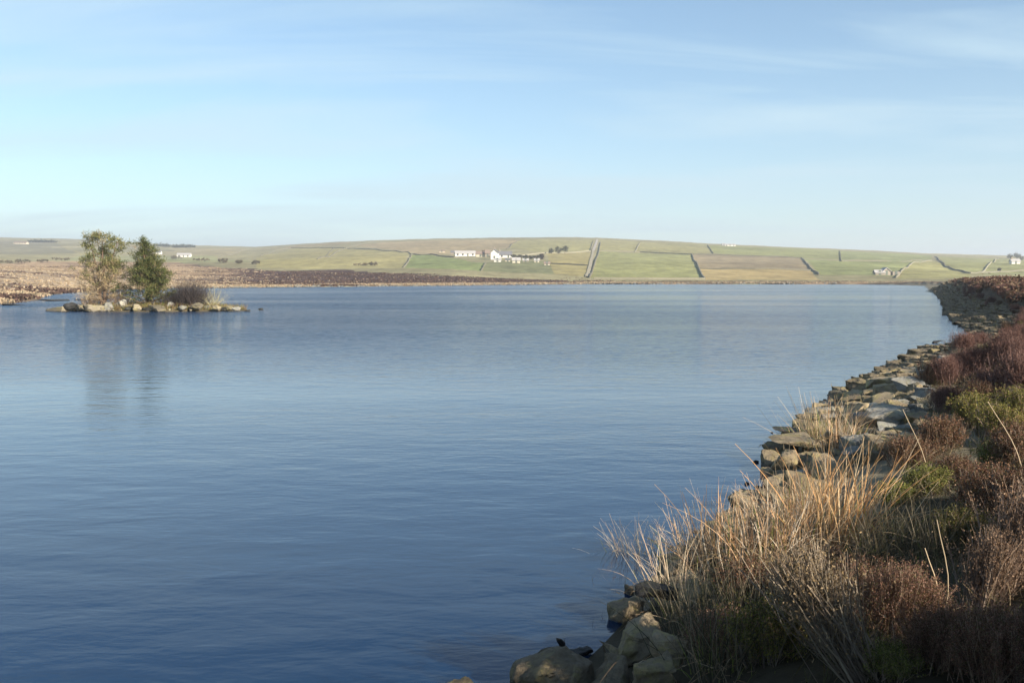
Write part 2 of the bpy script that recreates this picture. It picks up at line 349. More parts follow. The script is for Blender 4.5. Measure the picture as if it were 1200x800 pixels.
def ncol(vec, det=3):
    q = nt_.nodes.new('ShaderNodeTexNoise'); q.inputs['Scale'].default_value = 1; q.inputs['Detail'].default_value = det; nt_.links.new(vec, q.inputs[0])
    u = nt_.nodes.new('ShaderNodeVectorMath'); u.operation = 'SUBTRACT'; nt_.links.new(q.outputs['Color'], u.inputs[0]); u.inputs[1].default_value = (.5, .5, .5)
    v = nt_.nodes.new('ShaderNodeVectorMath'); v.operation = 'MULTIPLY'; nt_.links.new(u.outputs[0], v.inputs[0]); v.inputs[1].default_value = (1, 1, 0)
    s3 = nt_.nodes.new('ShaderNodeSeparateXYZ'); nt_.links.new(v.outputs[0], s3.inputs[0]); c3 = nt_.nodes.new('ShaderNodeCombineXYZ')
    nt_.links.new(mth('ADD', mth('MULTIPLY', s3.outputs[0], .6, nt=nt_), .03, nt=nt_), c3.inputs[0]); nt_.links.new(mth('MULTIPLY', mth('ADD', mth('ABSOLUTE', s3.outputs[1], nt=nt_), .02, nt=nt_), -1.3, nt=nt_), c3.inputs[1]); return c3.outputs[0]
cx1 = ncol(wmap(1.7, 1.7, 10)); cx2 = ncol(wmap(6, 6, -8), 2)
sm = nt_.nodes.new('ShaderNodeVectorMath'); sm.operation = 'ADD'; nt_.links.new(cx1, sm.inputs[0]); nt_.links.new(cx2, sm.inputs[1])
sc_ = nt_.nodes.new('ShaderNodeVectorMath'); sc_.operation = 'SCALE'; nt_.links.new(sm.outputs[0], sc_.inputs[0]); nt_.links.new(mth('MULTIPLY', mth('MULTIPLY', brz, maprange(nt_, patch, .38, .60, .35, 1.25), nt=nt_), .66, nt=nt_), sc_.inputs['Scale'])
ad_ = nt_.nodes.new('ShaderNodeVectorMath'); ad_.operation = 'ADD'; nt_.links.new(bn.outputs[0], ad_.inputs[0]); nt_.links.new(sc_.outputs[0], ad_.inputs[1])
nm_ = nt_.nodes.new('ShaderNodeVectorMath'); nm_.operation = 'NORMALIZE'; nt_.links.new(ad_.outputs[0], nm_.inputs[0]); nt_.links.new(nm_.outputs[0], b.inputs['Normal'])
tag(w.build('water', m), kind='structure')

# ------------------------------------------------------------------ stones
def hull_stone(sx, sy, sz, seed, flat=False):
    import bmesh
    r = random.Random(seed); bm = bmesh.new()
    for _ in range(11 if flat else 16):
        if flat:
            an = r.uniform(0, 6.283); q = r.uniform(.8, 1); px_, py_ = math.cos(an)*q, math.sin(an)*q
            e = 1.35; px_ = math.copysign(abs(px_)**.75, px_); py_ = math.copysign(abs(py_)**.75, py_)
            zz_ = r.choice((-1, 1))*r.uniform(.8, 1)
        else:
            v = Vector((r.gauss(0, 1), r.gauss(0, 1), r.gauss(0, 1))).normalized(); px_, py_, zz_ = v*r.uniform(.85, 1.05)
        bm.verts.new((px_*sx, py_*sy, zz_*sz))
    bmesh.ops.convex_hull(bm, input=bm.verts[:]); 
    bmesh.ops.delete(bm, geom=[v for v in bm.verts if not v.link_faces], context='VERTS')
    bmesh.ops.dissolve_limit(bm, angle_limit=R(12), verts=bm.verts[:], edges=bm.edges[:])
    bmesh.ops.bevel(bm, geom=bm.edges[:], offset=min(sx, sz)*.16, segments=2, affect='EDGES', profile=.6)
    bmesh.ops.triangulate(bm, faces=bm.faces[:])
    for _ in range(3):
        es = [e for e in bm.edges if e.calc_length() > min(sx, sy)*.10]
        bmesh.ops.subdivide_edges(bm, edges=es, cuts=1, use_grid_fill=False); bmesh.ops.triangulate(bm, faces=bm.faces[:])
    P = np.array([v.co[:] for v in bm.verts]); k = 2.6/max(sx, sy)
    o = .11*min(sx, sy, sz*1.6)
    dz = fbm(P[:, 0]*k+seed, P[:, 1]*k+P[:, 2]*k*1.3, seed, 4)
    dx_ = fbm(P[:, 2]*k*1.5+seed, P[:, 0]*k, seed+9, 4)
    f1 = fbm(P[:, 0]*k*4.5+seed, P[:, 1]*k*4.5+P[:, 2]*k*4, seed+3, 3)
    for v, a_, b_, c_ in zip(bm.verts, dz, dx_, f1): v.co += Vector((b_, a_, a_))*o*1.5+v.co.normalized()*c_*o*.45
    for f_ in bm.faces: f_.smooth = True
    me = bpy.data.meshes.new('stone'); bm.to_mesh(me); bm.free()
    return me
slabs = [hull_stone(.5, .36, .13, s, True) for s in range(8)]
blocks = [hull_stone(.5, .4, .3, 100+s) for s in range(7)]
chunk = [hull_stone(.5, .42, .28, 200+s, True) for s in range(5)]
def stone(loc, size, kind, label, group=None, mat=M_stone, rot=None, sink=.0, sc=(1, 1, 1), name='stone', cat='stone'):
    me = random.choice({'slab': slabs, 'block': blocks, 'chunk': chunk}[kind])
    o = bpy.data.objects.new(name, me); col.objects.link(o)
    if not me.materials: me.materials.append(M_stone)
    o.material_slots[0].link = 'OBJECT'; o.material_slots[0].material = mat
    o.location = (loc[0], loc[1], loc[2]-sink); o.scale = (size*sc[0], size*sc[1], size*sc[2])
    o.rotation_euler = rot if rot else (random.uniform(-.25, .25), random.uniform(-.25, .25), random.uniform(0, 6.28))
    return tag(o, label, cat, group)
def px2(px, py, zt=0.0):
    """point at height zt seen at (px, py)"""
    d = ray(px, py); t = (zt-CAMH)/d[2]; return Vector((d[0]*t, d[1]*t, zt))
hand = []
def fs(px, py, zt, wpx, kind, label, mat=M_stone, rot=None, sc=(1, 1, 1), name='stone'):
    p = px2(px, py, zt); s = wpx/F*p.y*(1.08 if py > 650 else 1); hand.append((p.x, p.y, s*.5)); return stone(p, s, kind, label, None, mat, rot, 0, sc, name, 'stone' if name == 'stone' else 'boulder')
fs(537, 806, .02, 50, 'block', 'rounded yellowish boulder alone in the water, lowest and leftmost on the near shore', rot=(0, 0, .4), name='boulder')
fs(650, 792, .10, 118, 'block', 'large grey and tan boulder at the bottom edge beside dark water', M_stone, (0, .12, 2.6), (1, 1, .95), 'boulder')
fs(712, 800, .14, 70, 'chunk', 'tan block wedged right of the large grey boulder at the bottom edge', rot=(.2, -.3, .8))
fs(744, 752, .22, 78, 'chunk', 'long tilted tan slab below the rush tussock, crossed by a dark crack', rot=(-.45, -.42, .55), sc=(1.1, .8, .8))
fs(722, 766, .12, 50, 'slab', 'narrow brown slab leaning against the long tilted tan slab', rot=(-.5, .2, -.6))
fs(768, 790, .30, 62, 'chunk', 'brown block half hidden under rush blades at the bottom', rot=(.1, -.2, 1.1))
fs(736, 716, .12, 44, 'chunk', 'small squared yellow-brown block at the foot of the rush tussock', rot=(.1, .15, .3), sc=(1, .7, 1))
fs(682, 762, .03, 34, 'block', 'stone coloured black for shade, at the waterline behind the large grey boulder', M_dark, (0, 0, .3), (1, .8, .5))  # black colour stands for the shade of the lit stones beside it
fs(657, 752, .03, 18, 'block', 'small pointed stone coloured black for shade, in the water above the large grey boulder', M_dark, (.3, .9, 0), (1, .7, .8))
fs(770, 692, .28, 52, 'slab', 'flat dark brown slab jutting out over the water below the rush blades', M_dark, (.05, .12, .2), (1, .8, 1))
fs(755, 735, .25, 46, 'slab', 'olive slab tucked behind the long tilted tan slab', rot=(-.3, -.4, 1.4))
fs(785, 760, .34, 50, 'chunk', 'shaded brown stone under the drooping rush tussock', rot=(-.1, -.3, 2))
fs(934, 519, .26, 62, 'slab', 'broad flat olive slab below the green-centred grass tuft on the shore', rot=(.02, -.1, .3), sc=(1.1, 1.6, .9))
fs(918, 541, .15, 44, 'chunk', 'squared mossy block at the water corner under the broad olive slab', rot=(0, -.1, .5))
fs(955, 545, .24, 40, 'chunk', 'olive block right of the squared mossy corner block', rot=(0, -.2, 1.2))
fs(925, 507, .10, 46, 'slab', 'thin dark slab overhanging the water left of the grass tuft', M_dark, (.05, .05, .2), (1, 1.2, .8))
fs(985, 512, .38, 50, 'slab', 'flat tan stone right of the shoreline grass tuft', rot=(.05, -.15, 2.2))
fs(1040, 487, .52, 88, 'chunk', 'massive blue-grey boulder with a shaded flat face on the upper bank', M_pale, (.10, .30, .9), (1.1, .8, .62), 'boulder')
fs(1068, 512, .70, 52, 'block', 'pale weathered boulder among heather in front of the massive blue-grey one', M_stone, (0, .1, 1.2), (1, 1, .5), 'boulder')
fs(1062, 450, .62, 42, 'slab', 'pale flat slab propped above the massive blue-grey boulder', M_pale, (.35, .25, -.7))
fs(1036, 448, .42, 44, 'slab', 'pointed yellow-olive slab in the middle of the stone bank', rot=(.0, -.1, -.6), sc=(1, 1.2, 1))
fs(1002, 470, .28, 40, 'slab', 'olive slab left of the pointed yellow-olive slab near the water', rot=(.0, -.15, .4))
fs(886, 541, .01, 9, 'block', 'small dark stone standing alone in the water off the squared mossy block', M_dark)
fs(875, 566, .01, 8, 'block', 'small dark stone in the water beside the rush tips', M_dark)
fs(872, 576, .02, 13, 'block', 'dark round stone at the waterline behind the rush tips', M_dark)
fs(905, 507, .0, 5, 'block', 'tiny dark pebble breaking the surface left of the overhanging dark slab', M_dark)
fs(1086, 405, .0, 8, 'block', 'dark stone in the water farthest along the pale slab line', M_dark)
fs(1098, 401, .02, 16, 'slab', 'thin dark slab at the waterline where the bank bends', M_dark)

# dart-thrown pitched stones along the right bank
seg = LAKE[3:20]; pts = []; cum = np.concatenate([[0], np.cumsum(np.linalg.norm(np.diff(seg, axis=0), axis=1))])
def along(s, d):
    i = min(np.searchsorted(cum, s, 'right')-1, len(seg)-2); a = seg[i]; b = seg[i+1]; t = (b-a)/np.linalg.norm(b-a)
    n = np.array([t[1], -t[0]]); return a+t*(s-cum[i])+n*d, math.atan2(t[1], t[0])
tries = 0; placed = list(hand); count = 0; rest = MB()
def add_rest(x_, y_, z_, s, rz):
    me = random.choice(slabs+chunk); V = np.array([v.co[:] for v in me.vertices]); 
    Fa = np.array([p.vertices[:] for p in me.polygons])
    c, si = math.cos(rz), math.sin(rz); V = V*np.array([s, s, s*.9]); V = np.stack([V[:, 0]*c-V[:, 1]*si+x_, V[:, 0]*si+V[:, 1]*c+y_, V[:, 2]+z_], 1)
    rest.add(V, Fa)
cands = []
for _ in range(26000):
    s = cum[1]+(cum[-1]-cum[1])*random.random()**2.6; dd = random.uniform(-.08, 2.5)
    (px_, py_), rz = along(s, dd)
    near = py_ < 48; size = random.uniform(.22, .62)*(1 if near else 1.5)
    if py_ < 7.4 or py_ > 250 or (py_ < 11.8 and dd > .6) or (py_ < 26 and dd > 2.0): continue
    if any((px_-q[0])**2+(py_-q[1])**2 < (.36*size+.72*q[2])**2 for q in placed if abs(q[1]-py_) < 1.5): continue
    placed.append((px_, py_, size*.5)); cands.append((py_, px_, size, rz, dd))
cands.sort()
for k, (py_, px_, size, rz, dd) in enumerate(cands):
    z_ = max(Z(px_, py_), -.05); tilt = (random.uniform(-.22, .22), random.uniform(-.2, .2)-.12, rz+random.uniform(-.5, .5))
    if k < 255 :
        kind = 'slab' if random.random() < .62 else 'chunk'
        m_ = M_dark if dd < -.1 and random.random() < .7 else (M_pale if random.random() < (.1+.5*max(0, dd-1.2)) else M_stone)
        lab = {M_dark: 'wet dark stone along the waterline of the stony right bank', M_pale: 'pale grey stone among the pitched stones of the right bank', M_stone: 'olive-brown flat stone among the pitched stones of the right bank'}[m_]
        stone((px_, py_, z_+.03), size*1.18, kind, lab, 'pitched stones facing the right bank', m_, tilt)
    else: add_rest(px_, py_, z_+.04, size*1.2, rz+random.uniform(-.5, .5))
for _ in range(1500):     # pebbly fill between
    s = cum[2]+(cum[-3]-cum[2])*random.random()**2; dd = random.uniform(-.2, 2.6); (px_, py_), rz = along(s, dd)
    if py_ < 8 or (py_ < 12 and dd > 1.0): continue
    add_rest(px_, py_, max(Z(px_, py_), -.03)+.02, random.uniform(.07, .2), rz*3)
rm = rest.mesh('rubble', True); tag(link('rubble', rm, M_stone), 'small rubble and distant pitched stones covering the reservoir bank', 'rubble', kind='stuff')
print('stones', len(cands))

# ------------------------------------------------------------------ heather and rushes
def heather_mesh(rad, hgt, nst, stemc, leafc, tipc, lean=(0, 0), sw=.0065, leafn=15, lsize=.0085, spread=.9):
    st = MB(); lf = MB()
    base = np.stack([rng.normal(0, rad*.28, nst), rng.normal(0, rad*.28, nst), np.full(nst, -.05)], 1)
    az = rng.uniform(0, 6.283, nst); el = np.abs(rng.normal(0, spread*.55, nst)).clip(0, 1.35)
    d = np.stack([np.cos(az)*np.sin(el)+lean[0], np.sin(az)*np.sin(el)+lean[1], np.cos(el)+.15], 1)
    ln = hgt*rng.uniform(.7, 1.1, nst)*(1-.25*el)
    up = np.zeros((nst, 3)); up[:, 2] = hgt*.16*el; up[:, :2] = rng.normal(0, .05, (nst, 2))*hgt
    P = ribbons(st, base, d, ln, np.full(nst, sw), up, 5, pick(stemc, nst, .25), .5)
    # twigs
    nt2 = 5; K = P.shape[1]
    src = P[:, [2, 3, 3, 4, 4]].reshape(-1, 3); n2_ = len(src)
    dd = np.repeat(d/np.linalg.norm(d, axis=1, keepdims=True), nt2, axis=0)+rng.normal(0, .38, (n2_, 3)); dd[:, 2] += .25
    tl = hgt*rng.uniform(.18, .38, n2_); bend = np.zeros((n2_, 3)); bend[:, 2] = tl*.15
    Q = ribbons(st, src, dd, tl, np.full(n2_, .0035), bend, 3, pick(stemc, n2_, .25), .5)
    Q = np.concatenate([Q[:, 1:].reshape(-1, 3), P[:, -1]])
    if leafn:
        LP = np.repeat(Q, leafn//3+1, axis=0)+rng.normal(0, .011*hgt/.45, (len(Q)*(leafn//3+1), 3))
        hrel = LP[:, 2]/hgt; cc = pick(leafc, len(LP), .3); tk = rng.random(len(LP)) < .28; cc[tk] = pick(tipc, tk.sum(), .25)
        leaves(lf, LP, lsize, 2.0, cc, np.array([0, 0, .5]))
    return st.mesh('stems'), (lf.mesh('foliage') if leafn else None)
def heather_proto(**k):
    sm, lm = heather_mesh(**k); return sm, lm
ST = [(.20, .15, .11), (.14, .10, .075), (.27, .22, .17)]
H = {
 'rust': [heather_proto(rad=.32, hgt=.44, nst=210, stemc=ST, leafc=[(.10, .048, .028), (.13, .06, .034), (.07, .04, .024), (.09, .075, .025)], tipc=[(.24, .14, .09), (.19, .10, .055)]) for _ in range(3)],
 'rust_near': [heather_proto(rad=.33, hgt=.42, nst=260, stemc=[(.17, .11, .08), (.11, .07, .05), (.24, .18, .13)], leafc=[(.13, .06, .04), (.18, .09, .055), (.08, .045, .03), (.10, .09, .03)], tipc=[(.30, .19, .14), (.24, .13, .08)], leafn=33, lsize=.0052) for _ in range(2)],
 'purple': [heather_proto(rad=.36, hgt=.55, nst=230, stemc=[(.19, .12, .10), (.15, .09, .08)], leafc=[(.13, .058, .045), (.16, .075, .055), (.09, .048, .038)], tipc=[(.24, .14, .11)], leafn=10) for _ in range(2)],
 'olive': [heather_proto(rad=.32, hgt=.40, nst=210, stemc=ST, leafc=[(.13, .125, .025), (.18, .165, .035), (.08, .08, .025)], tipc=[(.25, .22, .06), (.22, .13, .07)]) for _ in range(2)],
 'green': [heather_proto(rad=.30, hgt=.34, nst=200, stemc=ST, leafc=[(.10, .11, .02), (.15, .165, .03), (.07, .07, .02)], tipc=[(.24, .23, .07)]) for _ in range(2)],
 'bare': [heather_proto(rad=.18, hgt=.70, nst=170, sw=.011, stemc=[(.36, .30, .22), (.28, .22, .16), (.20, .15, .11)], leafc=[(.20, .14, .07), (.17, .12, .06)], tipc=[(.3, .22, .13)], lean=(-.85, .15), leafn=3, spread=.55) for _ in range(2)],
 'bare_right': [heather_proto(rad=.2, hgt=.6, nst=170, sw=.009, stemc=[(.32, .24, .18), (.25, .17, .12), (.18, .12, .09)], leafc=[(.18, .11, .065), (.15, .09, .05)], tipc=[(.3, .2, .13)], lean=(.55, .25), leafn=7, spread=.6) for _ in range(1)],
}
protoH = {}
def heather(p, kind, s, label, group=None, rz=None, sink=.02):
    if kind == 'rust' and p[1] < 6: kind = 'rust_near'
    i = random.randrange(len(H[kind])); key = (kind, i)
    if key not in protoH:
        t = empty('heather_bush'); protoH[key] = t
        link('stems', H[kind][i][0], M_stem, t); link('foliage', H[kind][i][1], M_leaf, t)
    else: t = copy_tree(protoH[key])
    t.location = (p[0], p[1], p[2]-sink); t.scale = (s, s, s*random.uniform(.9, 1.1))
    t.rotation_euler = (random.uniform(-.1, .1), random.uniform(-.1, .1), random.uniform(0, 6.28) if rz is None else rz)
    for k in ('group',):
        if k in t: del t[k]
    return tag(t, label, 'heather', group)
def onbank(px, py, up=0.0):
    p = at(px, py, up); return p
hb = [
 (1180, 425, 'purple', 1.25, 'tall reddish bare heather at the right edge, highest on the skyline of the bank'),
 (1140, 440, 'purple', 1.15, 'reddish-pink heather sweeping down beside the pale slab'),
 (1110, 452, 'purple', .95, 'low reddish heather touching the dark gap behind the massive boulder'),
 (1198, 462, 'purple', 1.3, 'reddish heather at the right edge above the olive bush'),
 (1160, 470, 'purple', 1.05, 'upright reddish heather directly behind the olive-green bush'),
 (1140, 500, 'olive', 1.15, 'largest olive-green heather bush, in sunlight below the reddish heather'),
 (1196, 498, 'olive', 1.1, 'olive-green bush at the very right edge of the view'),
 (1172, 512, 'olive', 1.15, 'olive-green bush on the right side of the largest olive bush'),
 (1100, 530, 'rust', .95, 'brown heather beside the pale weathered boulder'),
 (1062, 545, 'rust', .95, 'dark rusty heather between the tall orange rushes and the pale boulder'),
 (1118, 560, 'rust', .8, 'small pinkish-brown heather behind the bright green clump'),
 (1165, 548, 'green', 1.0, 'yellow-green clump at the foot of the largest olive bush'),
 (1192, 545, 'rust', 1.0, 'brown heather at the right edge below the olive bushes'),
 (1086, 580, 'green', .95, 'bright green clump right of the tall orange rushes'),
 (1050, 592, 'green', .7, 'small green clump at the foot of the tall orange rushes'),
 (1160, 600, 'rust', 1.05, 'tan-tipped heather above the dark hollow on the right'),
 (1198, 620, 'rust', 1.1, 'tan-tipped heather cut by the right edge of the view'),
 (1130, 640, 'olive', .8, 'low dull heather on the right rim of the dark hollow'),
 (1180, 690, 'bare_right', 1.1, 'woody heather with long pale stems leaning right'),
 (1145, 715, 'bare_right', .9, 'woody brown heather with sparse leaves in the lower right'),
 (1055, 745, 'rust', .95, 'rounded reddish-brown heather bush, the brightest rust one in the foreground'),
 (1000, 720, 'rust', .9, 'brown heather between the pale fanned stems and the round rusty bush'),
 (1015, 800, 'bare', 1.1, 'pale woody heather whose bare stems fan out to the left'),
 (985, 770, 'bare', .85, 'grey bare heather stems fanning over the dark grass'),
 (1045, 800, 'green', .6, 'mossy green sprig at the root of the fanned bare stems'),
 (1110, 790, 'rust', .8, 'dark reddish heather low at the bottom right'),
 (1170, 800, 'rust', .9, 'pink-tipped heather in the bottom right corner'),
 (880, 715, 'rust', .85, 'dark shaded heather in the gap below the straw rush row'),
 (850, 770, 'rust', .8, 'dark shaded heather right of the nearest rush tussock'),
 (930, 700, 'rust', .75, 'brown heather just below the pale orange rushes'),
 (900, 780, 'olive', .85, 'shaded dull heather left of the fanned bare stems'),
 (960, 690, 'rust', .8, 'brown heather below the tall orange rushes'),
]
for px_, py_, k_, s_, lab in hb:
    p = at(px_, py_); heather(p, k_, s_*.92, lab, None, 0 if k_.startswith('bare') else None)
for x_, y_, s_, lab in ((3.0, 3.1, 1.6, 'tall shaggy heather added out of view to shade the lower right corner'), (2.6, 2.75, 2.0, 'tall heather added outside the frame below the corner to cast shade'), (3.4, 3.3, 2.2, 'broad tall heather added farthest right, outside the frame, to cast shade')):
    heather((x_, y_, Z(x_, y_)), 'rust_near', s_, lab)  # unseen bushes, added to throw shade over the near foreground
# repeats nothing tells apart
cnt = 0; used = []
for _ in range(6000):
    if cnt >= 235: break
    s = cum[1]+(cum[-1]-cum[1])*random.random()**1.9; dd = 2.05+abs(random.gauss(0, 2.6))
    (px_, py_), rz = along(s, dd)
    if py_ < 2.2 or py_ > 150: continue
    u_ = 600+F*px_/py_
    if 3.7 < py_ < 5.3 and px_ > 2.35: continue
    if u_ > 1330 + 900/py_ or math.hypot(px_, py_) < 2.9: continue
    z_ = Z(px_, py_); v_ = 324+F*(CAMH-z_)/py_
    if v_ > 900 or (dd < 3.1 and py_ < 12 ): continue
    if 1010 < u_ < 1120 and 590 < v_ < 680: continue
    if 850 < u_ < 1040 and 560 < v_ < 690: continue
    if u_ < 900 and py_ < 9: continue
    sc = random.uniform(.65, 1.05)*(1+.15*float(ss(30, 70, py_))); 
    if any((px_-a)**2+(py_-b)**2 < (.34*sc)**2 for a, b in used): continue
    used.append((px_, py_))
    k_ = 'rust' if py_ < 5 else random.choices(['rust', 'purple', 'olive', 'green', 'bare_right'], [5, 1.6, 2.2, 1.3, .8] if py_ < 14 else [4, 6, .8, .2, 0])[0]
    lab = {'rust': 'brown heather bush in the continuous heather of the right bank', 'bare_right': 'woody bare-stemmed heather bush in the continuous heather of the right bank', 'purple': 'reddish heather bush in the continuous heather of the right bank', 'olive': 'olive heather bush in the continuous heather of the right bank', 'green': 'green bilberry-like bush in the continuous heather of the right bank'}[k_]
    heather((px_, py_, z_), k_, sc, lab, 'heather along the right bank'); cnt += 1
print('heather', cnt)
# farther heather as one cover
fh = MB()
for _ in range(2600):
    s = cum[9]+(cum[-1]-cum[9])*random.random(); dd = 3.0+abs(random.gauss(0, 5)); (px_, py_), rz = along(s, dd)
    if py_ < 38: continue
    z_ = Z(px_, py_); n = 44; r_ = random.uniform(.3, .7)
    P = rng.normal(0, 1, (n, 3))*np.array([r_, r_, r_*.45])*.6+np.array([px_, py_, z_+r_*.35]); leaves(fh, P, .13, 1.8, pick([(.10, .05, .035), (.08, .042, .03), (.15, .10, .06)], n, .3))
tag(fh.build('heather_cover', M_leaf), 'reddish-brown heather covering the top of the distant bank', 'heather', kind='stuff')

def rush_mesh(n, rad, ln, wid, cols, greens, lean=(0, 0), spread=.33, gfrac=.2):
    mb = MB(); base = np.stack([rng.normal(0, rad, n), rng.normal(0, rad, n), np.full(n, -.04)], 1)
    d = np.stack([base[:, 0]/rad*spread*.5+rng.normal(0, spread*.45, n)+lean[0], base[:, 1]/rad*spread*.5+rng.normal(0, spread*.45, n)+lean[1], np.ones(n)], 1)
    L_ = ln*rng.uniform(.5, 1.05, n); bend = np.stack([rng.normal(lean[0]*.15, .12, n), rng.normal(lean[1]*.15, .12, n), -np.abs(rng.normal(0, .1, n))], 1)*L_[:, None]
    k = rng.random(n) < .16; bend[k, 2] -= L_[k]*.45; bend[k, :2] *= 3; bend[~k] *= rng.uniform(.4, 2.2, ((~k).sum(), 1))
    c = pick(cols, n, .2); g_ = rng.random(n) < gfrac; c[g_] = pick(greens, g_.sum(), .2); L_[g_] *= .65
    ribbons(mb, base, d, L_, np.full(n, wid), bend, 6, c, .3)
    k = n//2; b2 = np.stack([rng.normal(0, rad*1.6, k), rng.normal(0, rad*1.6, k), rng.uniform(.0, .14, k)], 1); a2 = rng.uniform(0, 6.28, k)
    d2 = np.stack([np.cos(a2), np.sin(a2), rng.uniform(-.1, .7, k)], 1); ribbons(mb, b2, d2, ln*rng.uniform(.15, .5, k), np.full(k, wid*.9), np.stack([rng.normal(0, .08, k), rng.normal(0, .08, k), -rng.uniform(.02, .2, k)], 1), 4, pick([(.26, .18, .10), (.18, .12, .07), (.38, .29, .18), (.12, .09, .05)], k, .2), .3); return mb.mesh('rush_blades')
TAN = [(.50, .33, .19), (.58, .45, .31), (.42, .24, .12), (.62, .54, .42), (.22, .14, .08), (.33, .21, .11)]; GR = [(.13, .16, .035), (.2, .21, .05)]
ORG = [(.50, .28, .12), (.52, .35, .18), (.58, .45, .28)]; DK_SHADE = [(.05, .048, .026), (.08, .068, .04), (.2, .165, .11), (.035, .035, .02)]  # the dark set has foreground shade painted into the blade colour
rm_tan = [rush_mesh(125, .12, .68, .0085, TAN, GR, (.04, .02), .34) for _ in range(3)]
rm_org = [rush_mesh(115, .12, .86, .009, ORG, GR, (.14, .03), .28, .10) for _ in range(2)]
rm_shade = [rush_mesh(190, .13, .64, .007, DK_SHADE, GR, (0, 0), .38, .15) for _ in range(2)]
rm_pale = [rush_mesh(130, .10, .64, .0065, [(.58, .48, .34), (.5, .36, .24)], GR, (-.12, 0), .42, .25)]
def rush(px, py, up, me, s, label):
    p = at(px, py); o = link('rush_tussock', me, M_blade); o.location = p; o.scale = (s, s, s); o.rotation_euler = (0, 0, random.uniform(-.5, .5)); return tag(o, label, 'rush tussock')
rs = [
 (845, 792, rm_shade[0], .95, 'dark shaded rush tussock nearest the bottom stones, with a yellow-green streak'),
 (818, 745, rm_shade[1], .85, 'drooping rush tussock leaning over the flat dark slab at the water'),
 (790, 706, rm_pale[0], 1.05, 'pale wispy rushes sticking out farthest left over the water'),
 (812, 668, rm_pale[0], 1.0, 'upright straw rushes with orange roots at the left end of the tussock row'),
 (745, 648, rm_pale[0], .9, 'thin outermost rushes reaching left above the water'),
 (835, 660, rm_tan[0], 1.18, 'sunlit straw rushes, second clump along the row from the left'),
 (870, 668, rm_tan[1], 1.25, 'straw rushes leaning right in the middle of the row'),
 (905, 670, rm_tan[2], 1.22, 'pale orange rushes right of the middle of the row'),
 (850, 694, rm_shade[0], .6, 'short dark rushes in front of the middle of the row, partly shaded'),
 (935, 655, rm_tan[0], 1.05, 'tangled straw rushes beside the tall orange clump'),
 (968, 640, rm_org[0], 1.32, 'tallest orange rush clump, standing right of the row against the stones'),
 (990, 632, rm_org[1], 1.15, 'orange rushes bending right over the bright green clump'),
 (935, 610, rm_tan[1], .9, 'straw rushes behind the row near the shoreline stones'),
 (900, 618, rm_pale[0], .95, 'thin pale rushes behind the row in front of the water'),
 (968, 598, rm_tan[2], .9, 'straw rushes just below the shoreline slabs'),
 (872, 742, rm_shade[0], .95, 'dark rush tussock in full shade behind the nearest one'),
 (905, 735, rm_shade[1], .6, 'shaded green-brown tussock left of the fanned bare heather'),
 (1060, 640, rm_shade[0], .8, 'dark green grass tussock in the shaded hollow'),
 (1100, 650, rm_shade[1], .75, 'dark grass tussock at the right side of the shaded hollow'),
 (1030, 655, rm_shade[1], .7, 'dark grass tussock at the left side of the shaded hollow'),
]
for px_, py_, me_, s_, lab in rs: rush(px_, py_, 0, me_, s_, lab)
tuft = rush_mesh(260, .16, .75, .007, [(.56, .44, .28), (.5, .36, .2)], [(.2, .26, .04)], (.05, 0), .5, .3)
rush(966, 520, 0, tuft, 1.2, 'green-centred straw grass tuft growing alone on the shoreline slabs')
rush(985, 528, 0, rm_tan[1], 1.2, 'small orange grass tuft right of the lone shoreline tuft')
# lone stalks
for (px_, py_, l_, ln_, lab) in [(1102, 745, .62, (0.0, .02), 'tall pale upright stalk left of the woody leaning heather'), (1092, 735, .45, (-.05, 0), 'shorter pale stalk beside the tall upright stalk'),
     (1090, 575, .8, (-.32, 0), 'long thin stalk crossing the pale boulder'), (1200, 560, .7, (-.4, .1), 'thin stalk leaning left across the olive bush'), (1010, 615, .75, (.75, .1), 'long orange stalk arching right over the dark hollow')]:
    p = at(px_, py_); mb = MB(); t_ = np.linspace(0, 1, 7); mb.tube([(ln_[0]*l_*t+.04*math.sin(4*t), ln_[1]*t, l_*t) for t in t_], [.0045-.002*t for t in t_], 4, (.5, .4, .27))
    o = mb.build('grass_stalk', M_blade); o.location = p; tag(o, lab, 'stalk')
# short grass and litter cover on the near bank
gm = MB(); n = 42000
s_ = cum[1]+(cum[14]-cum[1])*rng.random(n)**1.7; dd_ = 1.5+np.abs(rng.normal(0, 3, n))
B = np.array([along(a_, b_)[0] for a_, b_ in zip(s_, dd_)]); k = (B[:, 1] > 1.5); B = B[k]; n = len(B); zb = height(B[:, 0], B[:, 1])
base = np.concatenate([B, zb[:, None]-.01], 1)
cc = pick([(.07, .075, .02), (.10, .09, .03), (.16, .12, .06), (.06, .05, .025), (.28, .21, .12)], n, .3)
ribbons(gm, base, np.stack([rng.normal(0, .5, n), rng.normal(0, .5, n), np.ones(n)], 1), rng.uniform(.08, .26, n), np.full(n, .006), np.stack([rng.normal(0, .05, n), rng.normal(0, .05, n), -np.abs(rng.normal(0, .05, n))], 1), 3, cc)
tag(gm.build('grass', M_blade), 'short rough grass and dead litter between the heather on the near bank', 'grass', kind='stuff')

